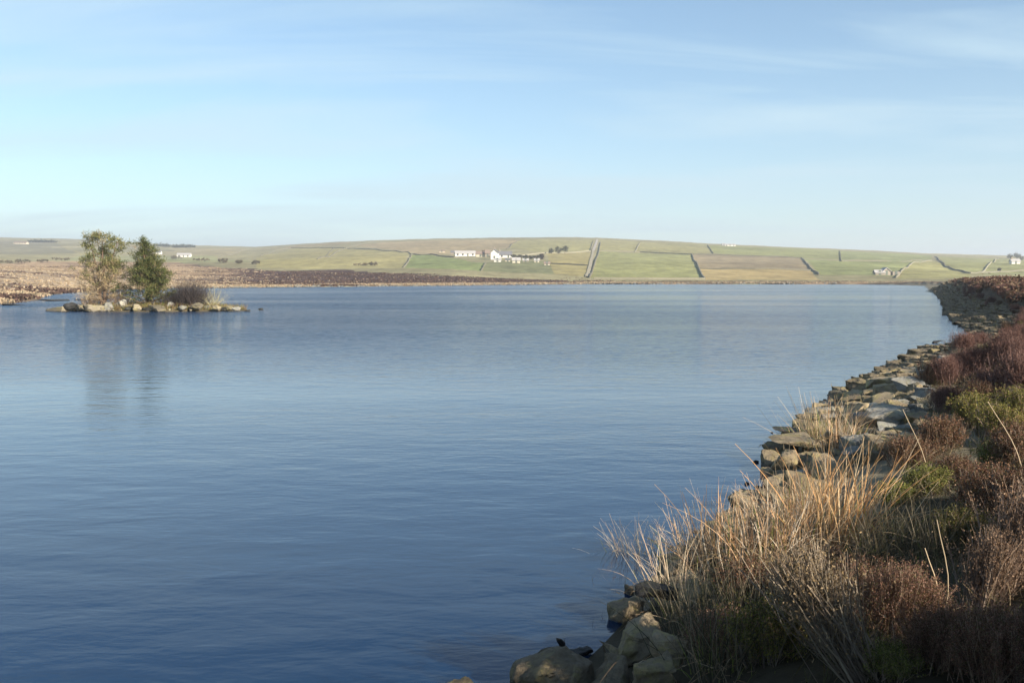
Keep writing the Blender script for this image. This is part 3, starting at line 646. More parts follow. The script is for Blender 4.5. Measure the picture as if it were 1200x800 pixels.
# ------------------------------------------------------------------ island
def px_at_depth(px, py, yd):
    d = ray(px, py); t = yd/d[1]; return Vector((d[0]*t, yd, CAMH+d[2]*t))
isl_st = [(66, 362, 30, 'slab', 'long flat olive stone at the left tip of the island', M_isl, .9), (84, 361, 20, 'block', 'dark cleft rock next to the left tip of the island', M_dark, 1),
 (94, 360, 15, 'block', 'small olive rock right of the dark cleft rock', M_isl, .9), (110, 361, 26, 'chunk', 'broad mossy stone under the left edge of the pine pair', M_isl, .6),
 (127, 359, 15, 'block', 'pale pointed boulder under the left pine', M_pale, 1.3), (141, 357, 19, 'block', 'tallest pinkish boulder between the pines', M_pale, 1.5),
 (151, 361, 9, 'block', 'dark stone beside the tallest boulder of the island', M_dark, 1.1), (160, 359, 15, 'block', 'brown boulder under the left side of the dense pine', M_isl, 1),
 (172, 360, 11, 'block', 'dark rock below the dense pine trunk', M_dark, 1), (185, 360, 26, 'chunk', 'wide tan stone below the right side of the dense pine', M_isl, .5),
 (199, 355, 11, 'block', 'upright pale stone left of the dark thicket', M_pale, 1.9), (214, 358, 13, 'block', 'pale rounded stone under the dark thicket', M_pale, 1),
 (231, 359, 20, 'block', 'rounded tan boulder right of the dark thicket', M_isl, .9), (244, 357, 12, 'block', 'small pale boulder behind the rounded tan boulder', M_pale, 1),
 (254, 358, 14, 'block', 'olive boulder at the foot of the thin sapling', M_isl, .8), (263, 354, 9, 'block', 'dark knob of rock near the right end of the island', M_dark, 1),
 (268, 359, 14, 'block', 'pale low boulder at the right end of the island', M_isl, .8), (277, 359, 12, 'block', 'round pale boulder closing the right end of the island', M_pale, .9),
 (289, 358, 9, 'slab', 'dark low stone in the water just off the right end', M_dark, 1), (306, 357, 7, 'block', 'single dark stone standing clear in the water right of the island', M_dark, .8),
 (100, 355, 14, 'block', 'grey stone set back behind the broad mossy stone', M_isl, 1), (70, 357, 12, 'slab', 'dark slab behind the left tip stone', M_dark, 1)]
for i, (px_, py_, w_, k_, lab, mt, vz) in enumerate(isl_st):
    dep = 73.2 + (1.2 if py_ < 358 else 0)+random.uniform(-.2, .2); p = px_at_depth(px_, py_, dep); s_ = w_/F*dep*1.12
    p.z = {'slab': .07, 'chunk': .16}.get(k_, .22*s_*vz+.04); stone(p, s_, k_, lab, None, mt, (random.uniform(-.15, .15), random.uniform(-.15, .15), random.uniform(0, 6.28) if k_ == 'block' else random.uniform(-.3, .3)), 0, (1, 1, vz), 'island_boulder', 'boulder')

def limb(a, b, sag, n=5):
    t = np.linspace(0, 1, n)[:, None]; a = np.array(a); b = np.array(b); return a+(b-a)*t+np.array([0, 0, sag])*np.sin(t*math.pi)
def pine(name, loc, h, shape, trunks, lab, green, brown, ntip, brown_below, needle=.17):
    root = empty(name, loc); tr = MB(); tips = []
    for (lx, ly, th, r0_) in trunks:
        P = np.array([(lx*t**1.2*h*th+.1*math.sin(5*t+lx*9), ly*t*h*th, t*h*th) for t in np.linspace(0, 1, 9)]); tr.tube(P, np.linspace(r0_, .02, 9), 7, (.16, .11, .08))
        nl = int(ntip*th)
        for k in range(nl):
            t = random.uniform(.06, 1.0); i_ = t*8; j = min(int(i_), 7); p0 = P[j]+(P[j+1]-P[j])*(i_-j)
            az = random.uniform(0, 6.283); reach = shape(t)*h*random.uniform(.35, 1.08)
            p1 = p0+np.array([math.cos(az)*reach, math.sin(az)*reach, reach*random.uniform(.15, .75)])
            LP = limb(p0, p1, -.06*reach); tr.tube(LP, np.linspace(.035*(1-t*.6), .008, 5), 4, (.17, .13, .095))
            for q in (.55, .78, 1.0): tips.append((p0+(p1-p0)*q+rng.normal(0, .06*h*.3, 3), p1-p0, t))
    tr.build('trunk', M_bark, root)
    cr_ = MB(); tw = MB()
    for (p, d, t) in tips:
        isb = random.random() < brown_below(p[2]/h); nn = 15 if not isb else 9
        P = p+rng.normal(0, .13, (nn*2, 3))*np.array([1, 1, .75])
        dd = rng.normal(0, 1, (nn*2, 3))+np.array([0, 0, .9])+d/np.linalg.norm(d)*.7
        if isb: ribbons(tw, P, dd, rng.uniform(.12, .4, nn*2), np.full(nn*2, .016), rng.normal(0, .05, (nn*2, 3)), 2, pick(brown, nn*2, .2))
        else: ribbons(cr_, P, dd, rng.uniform(.7, 1.3, nn*2)*needle, np.full(nn*2, .036), rng.normal(0, .02, (nn*2, 3)), 1, pick(green, nn*2, .35), .4)
    if cr_.n: cr_.build('crown', M_leaf, root)
    if tw.n: tw.build('dead_twigs', M_stem, root)
    return tag(root, lab, 'tree')
GRN = [(.11, .12, .045), (.15, .15, .055), (.075, .09, .035), (.19, .17, .07)]; BRN = [(.26, .19, .11), (.20, .15, .09), (.30, .25, .14)]
def ip(px, dep=75.2): 
    x_ = (px-600)/F*dep; return (x_, dep, max(Z(x_, dep), .15)-.05)
pine('pine_tree', ip(121), 5.5, lambda t: .33*(1-t)**.5+.07, [(-.20, .02, .97, .10), (.05, -.03, 1.0, .11), (.22, .04, .92, .09), (-.02, .1, .8, .08), (.33, 0, .6, .06), (-.33, .05, .6, .06)], 'sparse many-stemmed pine with green tops and brown twiggy base, left on the island', GRN, BRN, 37, lambda r: 1.0 if r < .3 else .85 if r < .5 else .5 if r < .62 else .08)
pine('pine_tree', ip(172, 74.9), 5.0, lambda t: .46*(1-t)**.85+.05, [(-.03, .02, 1.0, .12), (.20, 0, .72, .09), (-.06, .05, .82, .09), (.42, 0, .52, .07), (.12, .03, .6, .08)], 'dense dark green conical pine, right on the island', [(.10, .13, .04), (.15, .17, .055), (.07, .10, .035), (.21, .20, .07)], BRN, 62, lambda r: .25 if r < .35 else .1)
def bareshrub(loc, w_, h_, n, cols, lab, lean=0, name='bare_shrub', wid=.02):
    mb = MB(); base = np.stack([rng.normal(0, w_*.3, n), rng.normal(0, .4, n), np.zeros(n)], 1)
    d = np.stack([rng.normal(lean, .55, n), rng.normal(0, .45, n), np.ones(n)], 1); ln = h_*rng.uniform(.4, 1.05, n)*(1-.25*np.abs(base[:, 0])/w_)
    P = ribbons(mb, base, d, ln, np.full(n, wid), rng.normal(0, .12, (n, 3)), 4, pick(cols, n, .3))
    src = P[:, [2, 3, 4]].reshape(-1, 3); m_ = len(src); ribbons(mb, src, np.repeat(d, 3, 0)+rng.normal(0, .5, (m_, 3)), rng.uniform(.15, .4, m_)*h_*.5, np.full(m_, wid*.6), rng.normal(0, .05, (m_, 3)), 2, pick(cols, m_, .3))
    o = mb.build(name, M_stem); o.location = loc; return tag(o, lab, 'shrub')
bareshrub(ip(221, 74.8), 1.7, 2.05, 1700, [(.045, .04, .042), (.07, .055, .05), (.035, .03, .03)], 'dense dark grey leafless thicket right of the dense pine', .15)
bareshrub(ip(200, 75.2), 1.2, 1.2, 700, [(.05, .045, .045), (.08, .06, .05)], 'low dark leafless bush between the dense pine and the dark thicket', .2)
bareshrub(ip(250, 75), .5, 1.9, 90, [(.3, .27, .15), (.22, .2, .11)], 'thin olive sapling with bare branches at the right of the island', .0, 'bare_sapling')
bareshrub(ip(108, 75.5), 1.0, 1.5, 260, [(.26, .19, .12), (.20, .15, .10)], 'brown twiggy scrub at the foot of the sparse pine', -.1)
bareshrub(ip(143, 75.5), 1.2, 1.5, 320, [(.24, .17, .11), (.18, .13, .09)], 'grey-brown twiggy scrub between the two pines', 0)
ib = MB()
for k in range(110):
    th = random.uniform(0, 6.283); q = random.uniform(.86, 1.08); x_ = -27.9+6.6*q*math.cos(th); y_ = 75.3+2.5*q*math.sin(th); s_ = random.choice((.25, .35, .5, .8))*random.uniform(.7, 1.3)
    me = random.choice(blocks+chunk); V = np.array([v.co[:] for v in me.vertices]); Fa = np.array([p.vertices[:] for p in me.polygons]); an = random.uniform(0, 6.28); c_, n_ = math.cos(an), math.sin(an)
    ib.add(np.stack([(V[:, 0]*c_-V[:, 1]*n_)*s_+x_, (V[:, 0]*n_+V[:, 1]*c_)*s_+y_, V[:, 2]*s_*.9+max(Z(x_, y_), 0)+.03], 1), Fa)
tag(ib.build('rubble', M_isl, None, True), 'small brown stones between the boulders round the island edge', 'rubble', kind='stuff')
im = MB(); n = 9000
bx_ = np.stack([-27.3+rng.uniform(-7.2, 7.2, n), 75.3+rng.uniform(-2.4, 2.4, n)], 1); zb = height(bx_[:, 0], bx_[:, 1]); k = zb > .08; bx_ = bx_[k]; zb = zb[k]; n = len(zb)
ribbons(im, np.concatenate([bx_, zb[:, None]], 1), np.stack([rng.normal(0, .4, n), rng.normal(0, .4, n), np.ones(n)], 1), rng.uniform(.12, .45, n), np.full(n, .03), rng.normal(0, .03, (n, 3)), 2, pick([(.2, .19, .06), (.28, .2, .1), (.14, .15, .04), (.16, .09, .06)], n, .3))
tag(im.build('grass', M_blade), 'moss, grass and low heather covering the island ground', 'grass', kind='stuff')

# far-shore tussocks and moor scrub as cover
tm = MB(); n = 22000
P = []; 
cand_u = rng.uniform(-60, 1090, n); dep = np.where(rng.random(n) < .55, np.interp(cand_u, U, R0)+rng.exponential(9, n)-1, np.interp(cand_u, U, R0)+rng.uniform(0, 1, n)*np.maximum(np.interp(cand_u, [-300, 200, 330, 500, 650, 720, 1500], [600, 580, 420, 385, 338, 340, 335])-np.interp(cand_u, U, R0), 0))
cx_ = (cand_u-600)/F*dep; k = (sdf(cx_, dep) > -1.0) & ((cand_u < 720) | (dep < 360)); cx_ = cx_[k]; dep = dep[k]; zc = height(cx_, dep); n = len(cx_)
heath = (fbm(cx_/60+3, dep/14, 75, 5) > .2) | ((cand_u[k] > 215+120*rng.random(n)) & (dep-np.interp(cand_u[k], U, R0) > 16))
for q in range(5):
    s_ = rng.uniform(.1, .4, n)
    cc = np.where((heath & (rng.random(n) < .93))[:, None], pick([(.065, .037, .032), (.048, .03, .026), (.09, .055, .04)], n, .3), pick([(.31, .25, .17), (.34, .28, .19), (.26, .20, .13), (.27, .20, .13)], n, .15))
    leaves(tm, np.stack([cx_+rng.normal(0, .5, n), dep+rng.normal(0, .5, n), np.maximum(zc, 0)+s_*.3], 1), .32, 1.5, cc, np.array([0, 0, .6]))
tag(tm.build('moor_grass', M_leaf), 'tan moor grass and brown heath along the far shore', 'moorland', kind='stuff')
# marsh spit and far-shore stones
for (px_, py_, w_, lab) in [(60, 352, 34, 'long low peat spit in the water left of the island'), (98, 351, 16, 'short low peat spit between the marsh and the island'), (20, 357, 30, 'dark peat edge at the marsh corner on the left')]:
    p = px2(px_, py_, .05); stone(p, w_/F*p.y*1.2, 'slab', lab, None, M_dark, (0, 0, .05), 0, (1.2, .8, .25), 'peat_spit', 'peat')
fsr = MB()
for _ in range(420):
    u_ = random.uniform(180, 1085); y_ = np.interp(u_, U, R0)+random.uniform(-6, 2); x_ = (u_-600)/F*y_
    if abs(float(sdf(np.array(x_), np.array(y_)))) > 3: continue
    me = random.choice(blocks); V = np.array([v.co[:] for v in me.vertices]); Fa = np.array([q.vertices[:] for q in me.polygons]); s_ = random.uniform(.4, 1.3)
    fsr.add(V*s_+np.array([x_, y_, max(Z(x_, y_), 0)+.1]), Fa)
tag(fsr.build('rubble', M_pale, None, True), 'scattered stones along the far waterline', 'rubble', kind='stuff')

# ------------------------------------------------------------------ field walls, track
m_wall = stone_mat('drystone', (.15, .14, .105), (.22, .205, .15), (.2, .2, .12), .5)
def wall(pix, lab, h_=1.2, th=.8, name='field_wall'):
    h_ = min(h_, 1.3)*.6; th = min(th, 1.0)*.6
    P = [at(*p) for p in pix]; pts_ = []
    for a_, b_ in zip(P[:-1], P[1:]):
        n_ = max(2, int((b_-a_).length/6)); pts_ += [a_.lerp(b_, i/n_) for i in range(n_)]
    pts_.append(P[-1]); mb = MB(); V = []
    for i, p in enumerate(pts_):
        t = (pts_[min(i+1, len(pts_)-1)]-pts_[max(i-1, 0)]); t.z = 0; t.normalize(); nrm = Vector((t.y, -t.x, 0))
        z_ = Z(p.x, p.y); hh = h_*random.uniform(.8, 1.15)
        for s_, zz_ in ((-th*.6, -1.0), (-th*.35, hh), (th*.35, hh), (th*.6, -1.0)): q = p+nrm*s_; V.append((q.x, q.y, z_+zz_))
    Fc = [(i*4+k, i*4+k+1, i*4+k+5, i*4+k+4) for i in range(len(pts_)-1) for k in range(3)]; e = (len(pts_)-1)*4
    Fc += [(3, 2, 1, 0), (e, e+1, e+2, e+3)]
    mb.add(V, Fc); o = mb.build(name, m_wall); return tag(o, lab, 'wall')
wall([(305, 300.5), (322, 294), (341, 290.5)], 'short dark field wall climbing right, leftmost on the hill', 1.7, 1.4)
wall([(372, 304), (395, 295), (415, 288), (440, 283.5)], 'long dark diagonal field wall climbing to the crest left of the farm', 1.9, 1.8)
wall([(341, 290.5), (400, 291), (440, 293), (479, 296)], 'thin level field wall between the two diagonal walls')
wall([(479, 296), (484, 299), (473, 313)], 'field wall down the left side of the bright green field')
wall([(484, 298.7), (532, 302)], 'field wall along the top of the bright green field')
wall([(594, 292), (600, 286), (609, 281.5)], 'dark field wall above the white farmhouse bending to the crest', 1.8, 1.6)
wall([(569, 309), (564, 317.5)], 'field wall down the right end of the bright green field')
wall([(600, 300), (640, 297), (692, 294.5)], 'level field wall from the farm to the hill track')
wall([(640, 309), (690, 311)], 'low wall crossing the rough field left of the hill track', 1.2)
wall([(704, 284), (702, 294), (697, 309), (691, 326)], 'long wall along the right side of the hill track down to the shore', 1.9, 1.7)
wall([(696, 282), (692, 294)], 'short wall along the left side of the upper hill track')
wall([(702, 294), (750, 295.5), (811, 298.5)], 'level wall along the top of the largest green field')
wall([(811, 298.5), (818, 312), (826, 327)], 'dark wall descending the right side of the largest green field', 1.9, 1.7)
wall([(829, 287.5), (833, 293), (836, 297.5)], 'short wall dropping from the crest in the middle right')
wall([(811, 298.5), (870, 300), (940, 302.5)], 'level wall above the brown field')
wall([(820, 315), (885, 316), (950, 317)], 'level wall below the brown field')
wall([(940, 302.5), (944, 308), (949, 313), (960, 322)], 'curved wall at the right end of the brown field')
wall([(984, 294), (985, 300), (986, 306)], 'short upright wall at the crest on the right')
wall([(1050, 326), (1056, 319), (1065, 312), (1092, 305)], 'wall curving up from the shore beyond the ruined barn')
wall([(1095, 301), (1101, 306), (1107, 311), (1137, 321)], 'wall running down right from the crest near the bank top', 1.8, 1.7)
wall([(1137, 321), (1170, 318.5), (1200, 317), (1230, 316)], 'level wall below the white cottage at the right edge')
wall([(696, 327), (760, 327.5), (826, 327.5)], 'low wall along the shore below the largest green field', 1.1)
wall([(391, 291), (385, 297), (372, 304)], 'faint wall crossing the tan field below the long diagonal wall')
wall([(60, 290), (130, 291), (205, 294)], 'long faint wall across the far left hillside')
wall([(255, 304), (275, 297), (292, 292)], 'short faint wall left of the leftmost dark wall')
wall([(750, 284.5), (747, 290), (744, 295.5)], 'faint upright wall above the largest green field')
wall([(1170, 303), (1160, 309), (1150, 320)], 'faint wall left of the white cottage at the right edge')
wall([(986, 306), (1030, 306.5), (1092, 305)], 'level wall above the ruined barn')
def track(pix, w_, name, c):
    P = [at(*p) for p in pix]; mb = MB(); V = []; pts_ = []
    for a_, b_ in zip(P[:-1], P[1:]):
        n_ = max(2, int((b_-a_).length/8)); pts_ += [a_.lerp(b_, i/n_) for i in range(n_)]
    pts_.append(P[-1])
    for i, p in enumerate(pts_):
        t = (pts_[min(i+1, len(pts_)-1)]-pts_[max(i-1, 0)]); t.z = 0; t.normalize(); nrm = Vector((t.y, -t.x, 0))
        for s_ in (-w_/2, w_/2): q = p+nrm*s_; V.append((q.x, q.y, Z(q.x, q.y)+.35))
    mb.add(V, [(2*i, 2*i+1, 2*i+3, 2*i+2) for i in range(len(pts_)-1)])
    m, nt_, b = mat_new('gravel'); n_ = noise(nt_, .3, 6, .7, coords(nt_)); nt_.links.new(mixc(nt_, n_, tuple(v*.7 for v in c), tuple(v*1.3 for v in c)), b.inputs['Base Color']); b.inputs['Roughness'].default_value = .95
    return tag(mb.build(name, m), kind='structure')
track([(700, 281), (698, 287), (695, 294)], 2.4, 'track', (.34, .31, .26))
track([(695, 294), (692, 310), (688, 325)], 1.8, 'track', (.28, .25, .17))

# ------------------------------------------------------------------ buildings
def flat(name, c, rough=.85, sc=1.2, amt=.2):
    m, nt_, b = mat_new(name); n_ = noise(nt_, sc, 6, .7, coords(nt_)); nt_.links.new(mixc(nt_, n_, tuple(v*(1-amt) for v in c), tuple(min(1, v*(1+amt)) for v in c)), b.inputs['Base Color']); b.inputs['Roughness'].default_value = rough; return m
m_white = flat('whitewash', (.64, .62, .57)); m_cream = flat('cream_render', (.48, .43, .33)); m_gr = flat('stone_wall', (.24, .21, .17)); m_roof = flat('slate_roof', (.13, .13, .14)); m_rroof = flat('brown_roof', (.2, .15, .12)); m_glass = flat('window_glass', (.03, .035, .04), .15); m_door = flat('door_paint', (.10, .12, .10)); m_lroof = flat('sheet_roof', (.34, .33, .32))
def house(px, py, wpx, hpx, deppx, mw, mr, lab, name='farm_building', rz=0, gable_front=False, chim=0, ruin=False, roofh=.45, dep=None):
    p = at(px, py) if dep is None else px_at_depth(px, py, dep); s = p.y/F*.9; w_ = wpx*s; h_ = hpx*s; dp = deppx*s
    root = empty(name, p, rz); wl = MB(); e = h_*(1-roofh) if not ruin else h_*.8
    a_, b_ = (w_/2, dp/2)
    z0 = -2.5
    if gable_front:   # ridge along local y
        V = [(-a_, -b_, z0), (a_, -b_, z0), (a_, -b_, e), (0, -b_, h_), (-a_, -b_, e)]; V += [(v[0], b_, v[2]) for v in V]
    else:
        V = [(-a_, -b_, z0), (-a_, b_, z0), (-a_, b_, e), (-a_, 0, h_), (-a_, -b_, e)]; V += [(a_, v[1], v[2]) for v in V]
    wl.add(V, [(0, 1, 2, 3, 4)]); wl.add(V, [(9, 8, 7, 6, 5)]); wl.add(V, [(0, 5, 6, 1), (1, 6, 7, 2), (0, 4, 9, 5)])
    wl.build('wall', mw, root)
    if not ruin:
        rf = MB(); o_ = .35; t = .25
        if gable_front: A_ = [(-a_-o_, e-o_*(h_-e)/a_), (0, h_), (a_+o_, e-o_*(h_-e)/a_)]; mk_ = lambda q, s_: (q[0], s_*(b_+o_), q[1])
        else: A_ = [(-b_-o_, e-o_*(h_-e)/b_), (0, h_), (b_+o_, e-o_*(h_-e)/b_)]; mk_ = lambda q, s_: (s_*(a_+o_), q[0], q[1])
        for q0, q1 in ((A_[0], A_[1]), (A_[1], A_[2])):
            V = [mk_(q, s_) for s_ in (-1, 1) for q in (q0, q1)]; V = [(v[0], v[1], v[2]+.02) for v in V]+[(v[0], v[1], v[2]+t) for v in V]
            rf.add(V, [(0, 1, 3, 2), (4, 6, 7, 5), (0, 4, 5, 1), (2, 3, 7, 6), (0, 2, 6, 4), (1, 5, 7, 3)])
        ro = rf.build('roof', mr, root)
        for c_ in range(chim):
            cb = MB(); q = (-1 if c_ == 0 else 1)*(a_-.7 if not gable_front else 0); yq = 0 if not gable_front else (b_-.7)*(-1 if c_ == 0 else 1)
            cb.box(q-.45, q+.45, yq-.45, yq+.45, h_-.6, h_+1.3); cb.build('chimney', m_gr, ro)
    nw = max(1, int(w_/3.2)); rows = 2 if e > 4.6 else 1
    for r_ in range(rows):
        for i in range(nw):
            xc = -a_+(i+.5)*w_/nw; zc = e*(.5 if rows == 1 else (.27+.5*r_))
            if i == nw//2 and r_ == 0:
                mb = MB(); mb.box(xc-.5, xc+.5, -b_-.08, -b_+.05, 0, 2.05); mb.build('door', m_door, root); continue
            f_ = MB(); f_.box(xc-.55, xc+.55, -b_-.06, -b_+.05, zc-.6, zc+.6); fo = f_.build('window', m_gr if mw is not m_white else m_roof, root)
            g_ = MB(); g_.box(xc-.42, xc+.42, -b_-.09, -b_-.058, zc-.48, zc+.48); g_.build('pane', m_glass, fo)
    return tag(root, lab, 'house' if 'house' in name or 'cottage' in name else 'building')
house(545, 300.5, 26, 6.5, 9, m_white, m_lroof, 'long low white bungalow left of the farmhouse', 'bungalow', .12)
house(533, 297.5, 10, 4.5, 8, m_gr, m_roof, 'small grey-roofed building at the left end of the white bungalow')
house(563, 301, 11, 6.5, 8, m_cream, m_rroof, 'pale pinkish outbuilding between the bungalow and the farmhouse')
house(571.5, 301, 6, 8, 7, m_gr, m_rroof, 'dark stone shed touching the left side of the farmhouse')
house(580, 304, 9.5, 12.5, 12, m_white, m_roof, 'tall white farmhouse with its gable facing the water', 'farmhouse', -.1, True, 1, roofh=.32)
house(592, 301.5, 17, 8, 10, m_white, m_roof, 'white wing with a long grey roof right of the tall farmhouse', chim=1, roofh=.55)
house(583, 307, 9, 4, 6, m_white, m_lroof, 'small white lean-to in front of the tall farmhouse')
house(595, 306.5, 6, 4, 6, m_cream, m_roof, 'tiny pale shed in front of the white wing')
house(605, 308.5, 10, 6.5, 7, m_cream, m_lroof, 'cream shed with a pale roof below the farm hedge')
house(616, 307, 7, 4, 5, m_gr, m_lroof, 'small grey shed right of the cream shed')
house(629, 307.5, 6, 4.5, 5, m_cream, m_lroof, 'small pale hut at the right end of the farm group')
house(641, 311, 7, 4, 5, m_cream, m_rroof, 'isolated pinkish hut in the field right of the farm')
house(518, 296, 6, 3, 6, m_cream, m_rroof, 'tiny pale building far left of the bungalow')
house(216, 301, 17, 5, 7, m_white, m_lroof, 'long white shed on the moor edge right of the island pines', 'farm_building')
house(176, 298, 8, 7, 7, m_white, m_roof, 'white cottage glimpsed beside the top of the dense pine', 'cottage', .3, True)
house(186, 298, 7, 5, 6, m_white, m_roof, 'white outhouse right of the cottage by the dense pine')
house(25, 286, 16, 3, 8, m_cream, m_rroof, 'pale distant farm on the left skyline hill')
house(1030, 322, 12, 6, 8, m_gr, m_lroof, 'pale low barn end of the ruined farm above the right shore')
house(1037, 322, 11, 9, 8, m_pale if False else m_gr, m_lroof, 'taller ruined barn with a gable facing the lake on the right', 'ruined_barn', .2, True)
house(1049, 322, 9, 6, 7, m_gr, m_roof, 'roofless stone byre right of the ruined barn', 'ruined_byre', 0, False, 0, True)
house(1189, 309.5, 11, 6, 7, m_white, m_lroof, 'white cottage under dark trees at the right edge', 'cottage', 0, False, 1)
house(855, 288.5, 14, 2.6, 6, m_white, m_lroof, 'low pale building on the crest right of centre')
house(848, 288, 4, 2.8, 5, m_white, m_lroof, 'tiny pale building left end of the crest group')

# hillside trees
def bushy(px, py, wpx, hpx, lab, cols, name='tree'):
    p = at(px, py); s = p.y/F; w_ = wpx*s; h_ = hpx*s; root = empty(name, p)
    t_ = MB(); t_.tube([(0, 0, -1), (w_*.03, 0, h_*.4), (0, 0, h_*.8)], [.28, .2, .06], 6, (.12, .09, .07))
    for k in range(7):
        az = random.uniform(0, 6.28); t_.tube(limb((0, 0, h_*.3+k*.05*h_), (math.cos(az)*w_*.35, math.sin(az)*w_*.35, h_*(.55+.06*k)), .1), np.linspace(.1, .03, 5), 4, (.12, .09, .07))
    t_.build('trunk', M_bark, root)
    c_ = MB(); ncl = 26; Q = rng.normal(0, 1, (ncl, 3)); Q /= np.linalg.norm(Q, axis=1, keepdims=True); Q *= rng.uniform(.4, 1, (ncl, 1))**.5; Q = Q*np.array([w_*.42, w_*.42, h_*.36])+np.array([0, 0, h_*.58])
    P = np.repeat(Q, 26, 0)+rng.normal(0, 1, (ncl*26, 3))*min(w_, h_)*.11
    leaves(c_, P, max(.35, h_*.07), 1.3, pick(cols, len(P), .35)); c_.build('crown', M_leaf, root)
    return tag(root, lab, 'tree')
DG = [(.05, .06, .03), (.07, .075, .035), (.04, .045, .025)]; BRT = [(.11, .085, .06), (.09, .075, .05)]
bushy(646, 297.5, 6, 6, 'small bush at the left of the tree trio above the farm field', DG)
bushy(654, 297.5, 10, 8, 'roundest dark tree of the trio above the farm field', DG)
bushy(662, 297, 8, 9, 'tallest tree of the trio above the farm field', DG)
bushy(635, 303.5, 7, 7, 'dark bare tree at the right end of the farm hedge', BRT)
for i, (a_, lab) in enumerate(zip((602, 609, 616, 623, 629), ('first hedge bush next to the white wing', 'second bush of the farm hedge, low and dark', 'middle bush of the farm hedge', 'fourth bush of the farm hedge', 'last small hedge bush before the bare tree'))): bushy(a_, 302+i*.3, 9, 4.2, lab, BRT+DG, 'hedge_bush')
bushy(567, 300, 5, 7, 'dark bare tree between the outbuilding and the stone shed', BRT)
bushy(1184, 304, 7, 7, 'dark tree over the left end of the right-edge cottage', DG)
bushy(1192, 304, 7, 8, 'dark tree over the chimney of the right-edge cottage', DG)
bushy(1171, 318, 4, 4, 'small lone bush on the wall below the right-edge cottage', BRT)
bushy(1197, 305, 5, 5, 'small dark tree at the far right edge behind the cottage', DG)
for a_, b_, c_, lab in [(72, 306, 16, 'dark hedge bush on the moor edge left of the sparse pine'), (50, 308, 14, 'dark moor-edge bush second from the left'), (25, 308.5, 16, 'dark moor-edge bush third from the right of the sparse pine'), (8, 309, 14, 'leftmost dark moor-edge bush'), (100, 307, 16, 'moor-edge bush partly behind the sparse pine'),
     (236, 306, 16, 'brown scrub on the moor right of the long white shed'), (262, 309, 12, 'dark moor bush right of the brown scrub'), (280, 309.5, 10, 'small round moor bush before the hill fields'), (300, 310, 12, 'dark moor bush under the leftmost field wall'), (206, 304, 14, 'brown scrub in front of the long white shed'), (425, 311, 16, 'long dark bush at the moor edge left of centre'), (438, 311, 12, 'dark bush right of the long moor-edge bush')]:
    bushy(a_, b_, c_*random.uniform(.9, 1.7), random.uniform(3, 5.2), lab, [(.14, .11, .07), (.12, .11, .06), (.09, .075, .05)], 'moor_bush')
for a_, c_, lab in [(50, 30, 'dark wood on the far left skyline'), (215, 24, 'dark strip of trees on the skyline above the white shed'), (190, 16, 'skyline trees just right of the dense pine')]:
    p = at(a_, {50: 284, 215: 290, 190: 289}[a_]); s = p.y/F; c2 = MB(); n = 900
    P = np.stack([rng.uniform(-.5, .5, n)*c_*s, rng.normal(0, 6, n), np.abs(rng.normal(0, 1.6, n))+.5], 1); leaves(c2, P, 1.6, 1.3, pick(DG, n, .3)); o = c2.build('wood', M_leaf); o.location = p; tag(o, lab, 'wood', kind='stuff')

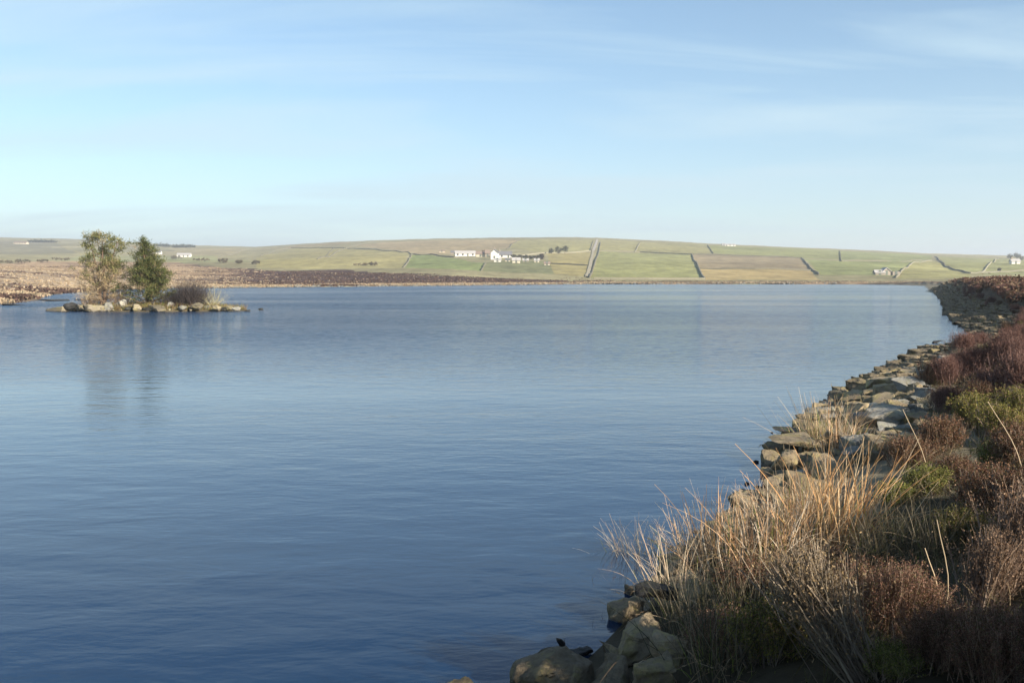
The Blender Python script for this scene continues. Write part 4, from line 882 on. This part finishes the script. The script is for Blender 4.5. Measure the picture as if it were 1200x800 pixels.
# ------------------------------------------------------------------ labels of the repeats: by their place beside a landmark, counted among what shows
from bpy_extras.object_utils import world_to_camera_view
bpy.context.view_layer.update(); dg = bpy.context.evaluated_depsgraph_get()
seen = {}
for py_ in range(318, 800, 5):
    for px_ in range(500, 1200, 5):
        d_ = ray(px_, py_); hit, lo, no, fi, ob, mt = scene.ray_cast(dg, Vector((0, 0, CAMH)), Vector(d_).normalized())
        if hit:
            q = ob.original if ob.original else ob
            while q.parent: q = q.parent
            a_ = seen.setdefault(q.name, [0, 0, 0]); a_[0] += px_; a_[1] += py_; a_[2] += 1
short = {}
for key, nm in (('pointed yellow-olive slab in', 'the pointed yellow-olive slab'), ('massive blue-grey boulder with', 'the massive blue-grey boulder'), ('pale weathered boulder among', 'the pale weathered boulder'), ('green-centred straw', 'the green-centred grass tuft'),
    ('broad flat olive slab below', 'the broad flat olive slab'), ('thin dark slab at the waterline', 'the thin dark slab at the bend'), ('bright green clump right', 'the bright green clump'), ('largest olive-green heather', 'the largest olive bush'),
    ('tan-tipped heather above', 'the tan-tipped heather above the hollow'), ('rounded reddish-brown heather', 'the rounded rusty bush'), ('pale woody heather whose', 'the pale fanned bare stems'), ('tallest orange rush clump', 'the tallest orange rushes'),
    ('long tilted tan slab below', 'the long tilted tan slab'), ('reddish-pink heather sweeping', 'the reddish-pink sweeping heather'), ('woody heather with long', 'the woody right-leaning heather'), ('tall reddish bare heather', 'the tallest reddish heather'), ('squared mossy block', 'the squared mossy block')):
    for o in scene.objects:
        if not o.parent and str(o.get('label', '')).startswith(key) and o.name in seen:
            a_ = seen[o.name]; short[nm] = (a_[0]/a_[2], a_[1]/a_[2])
ORD = ['nearest', 'second', 'third', 'fourth', 'fifth', 'sixth', 'seventh', 'eighth', 'ninth', 'tenth', 'eleventh', 'twelfth']
DIR = ['right of', 'lower right of', 'below', 'lower left of', 'left of', 'upper left of', 'above', 'upper right of']
groups = {}
for o in scene.objects:
    if o.parent or not o.get('group') or o.name not in seen: continue
    a_ = seen[o.name]
    if a_[2] < 2: continue
    X_, Y_ = a_[0]/a_[2], a_[1]/a_[2]; nm = min(short, key=lambda k: math.hypot(short[k][0]-X_, (short[k][1]-Y_)*1.3)); dx_, dy_ = X_-short[nm][0], Y_-short[nm][1]
    if math.hypot(dx_, dy_) > 150: continue
    q = int(round(math.degrees(math.atan2(dy_, dx_))/45)) % 8; w0 = o['label'].split(' among')[0].split(' in the')[0].split(' along')[0]
    groups.setdefault((w0, q, nm), []).append((math.hypot(dx_, dy_), o))
nl_ = 0
for (w0, q, nm), lst in groups.items():
    lst.sort(key=lambda t: t[0])
    for (dist, o), od in zip(lst, ORD):
        o['label'] = (f'{w0} nearest {DIR[q]} {nm}' if od == 'nearest' else f'{w0}, {od} one out {DIR[q]} {nm}'); nl_ += 1
print('relabelled', nl_, 'landmarks', len(short))

# ------------------------------------------------------------------ air
hz = MB(); hz.box(-5200, 5200, -5200, 5200, -70, 95)
m = bpy.data.materials.new('haze'); m.use_nodes = True; nt_ = m.node_tree; nt_.nodes.remove(nt_.nodes['Principled BSDF'])
pv = nt_.nodes.new('ShaderNodeVolumePrincipled'); pv.inputs['Color'].default_value = (.86, .92, 1, 1); pv.inputs['Density'].default_value = .0003; pv.inputs['Anisotropy'].default_value = .2
nt_.links.new(pv.outputs[0], nt_.nodes['Material Output'].inputs['Volume'])
tag(hz.build('haze', m), 'pale blue haze softening the far hills', 'haze', kind='stuff')
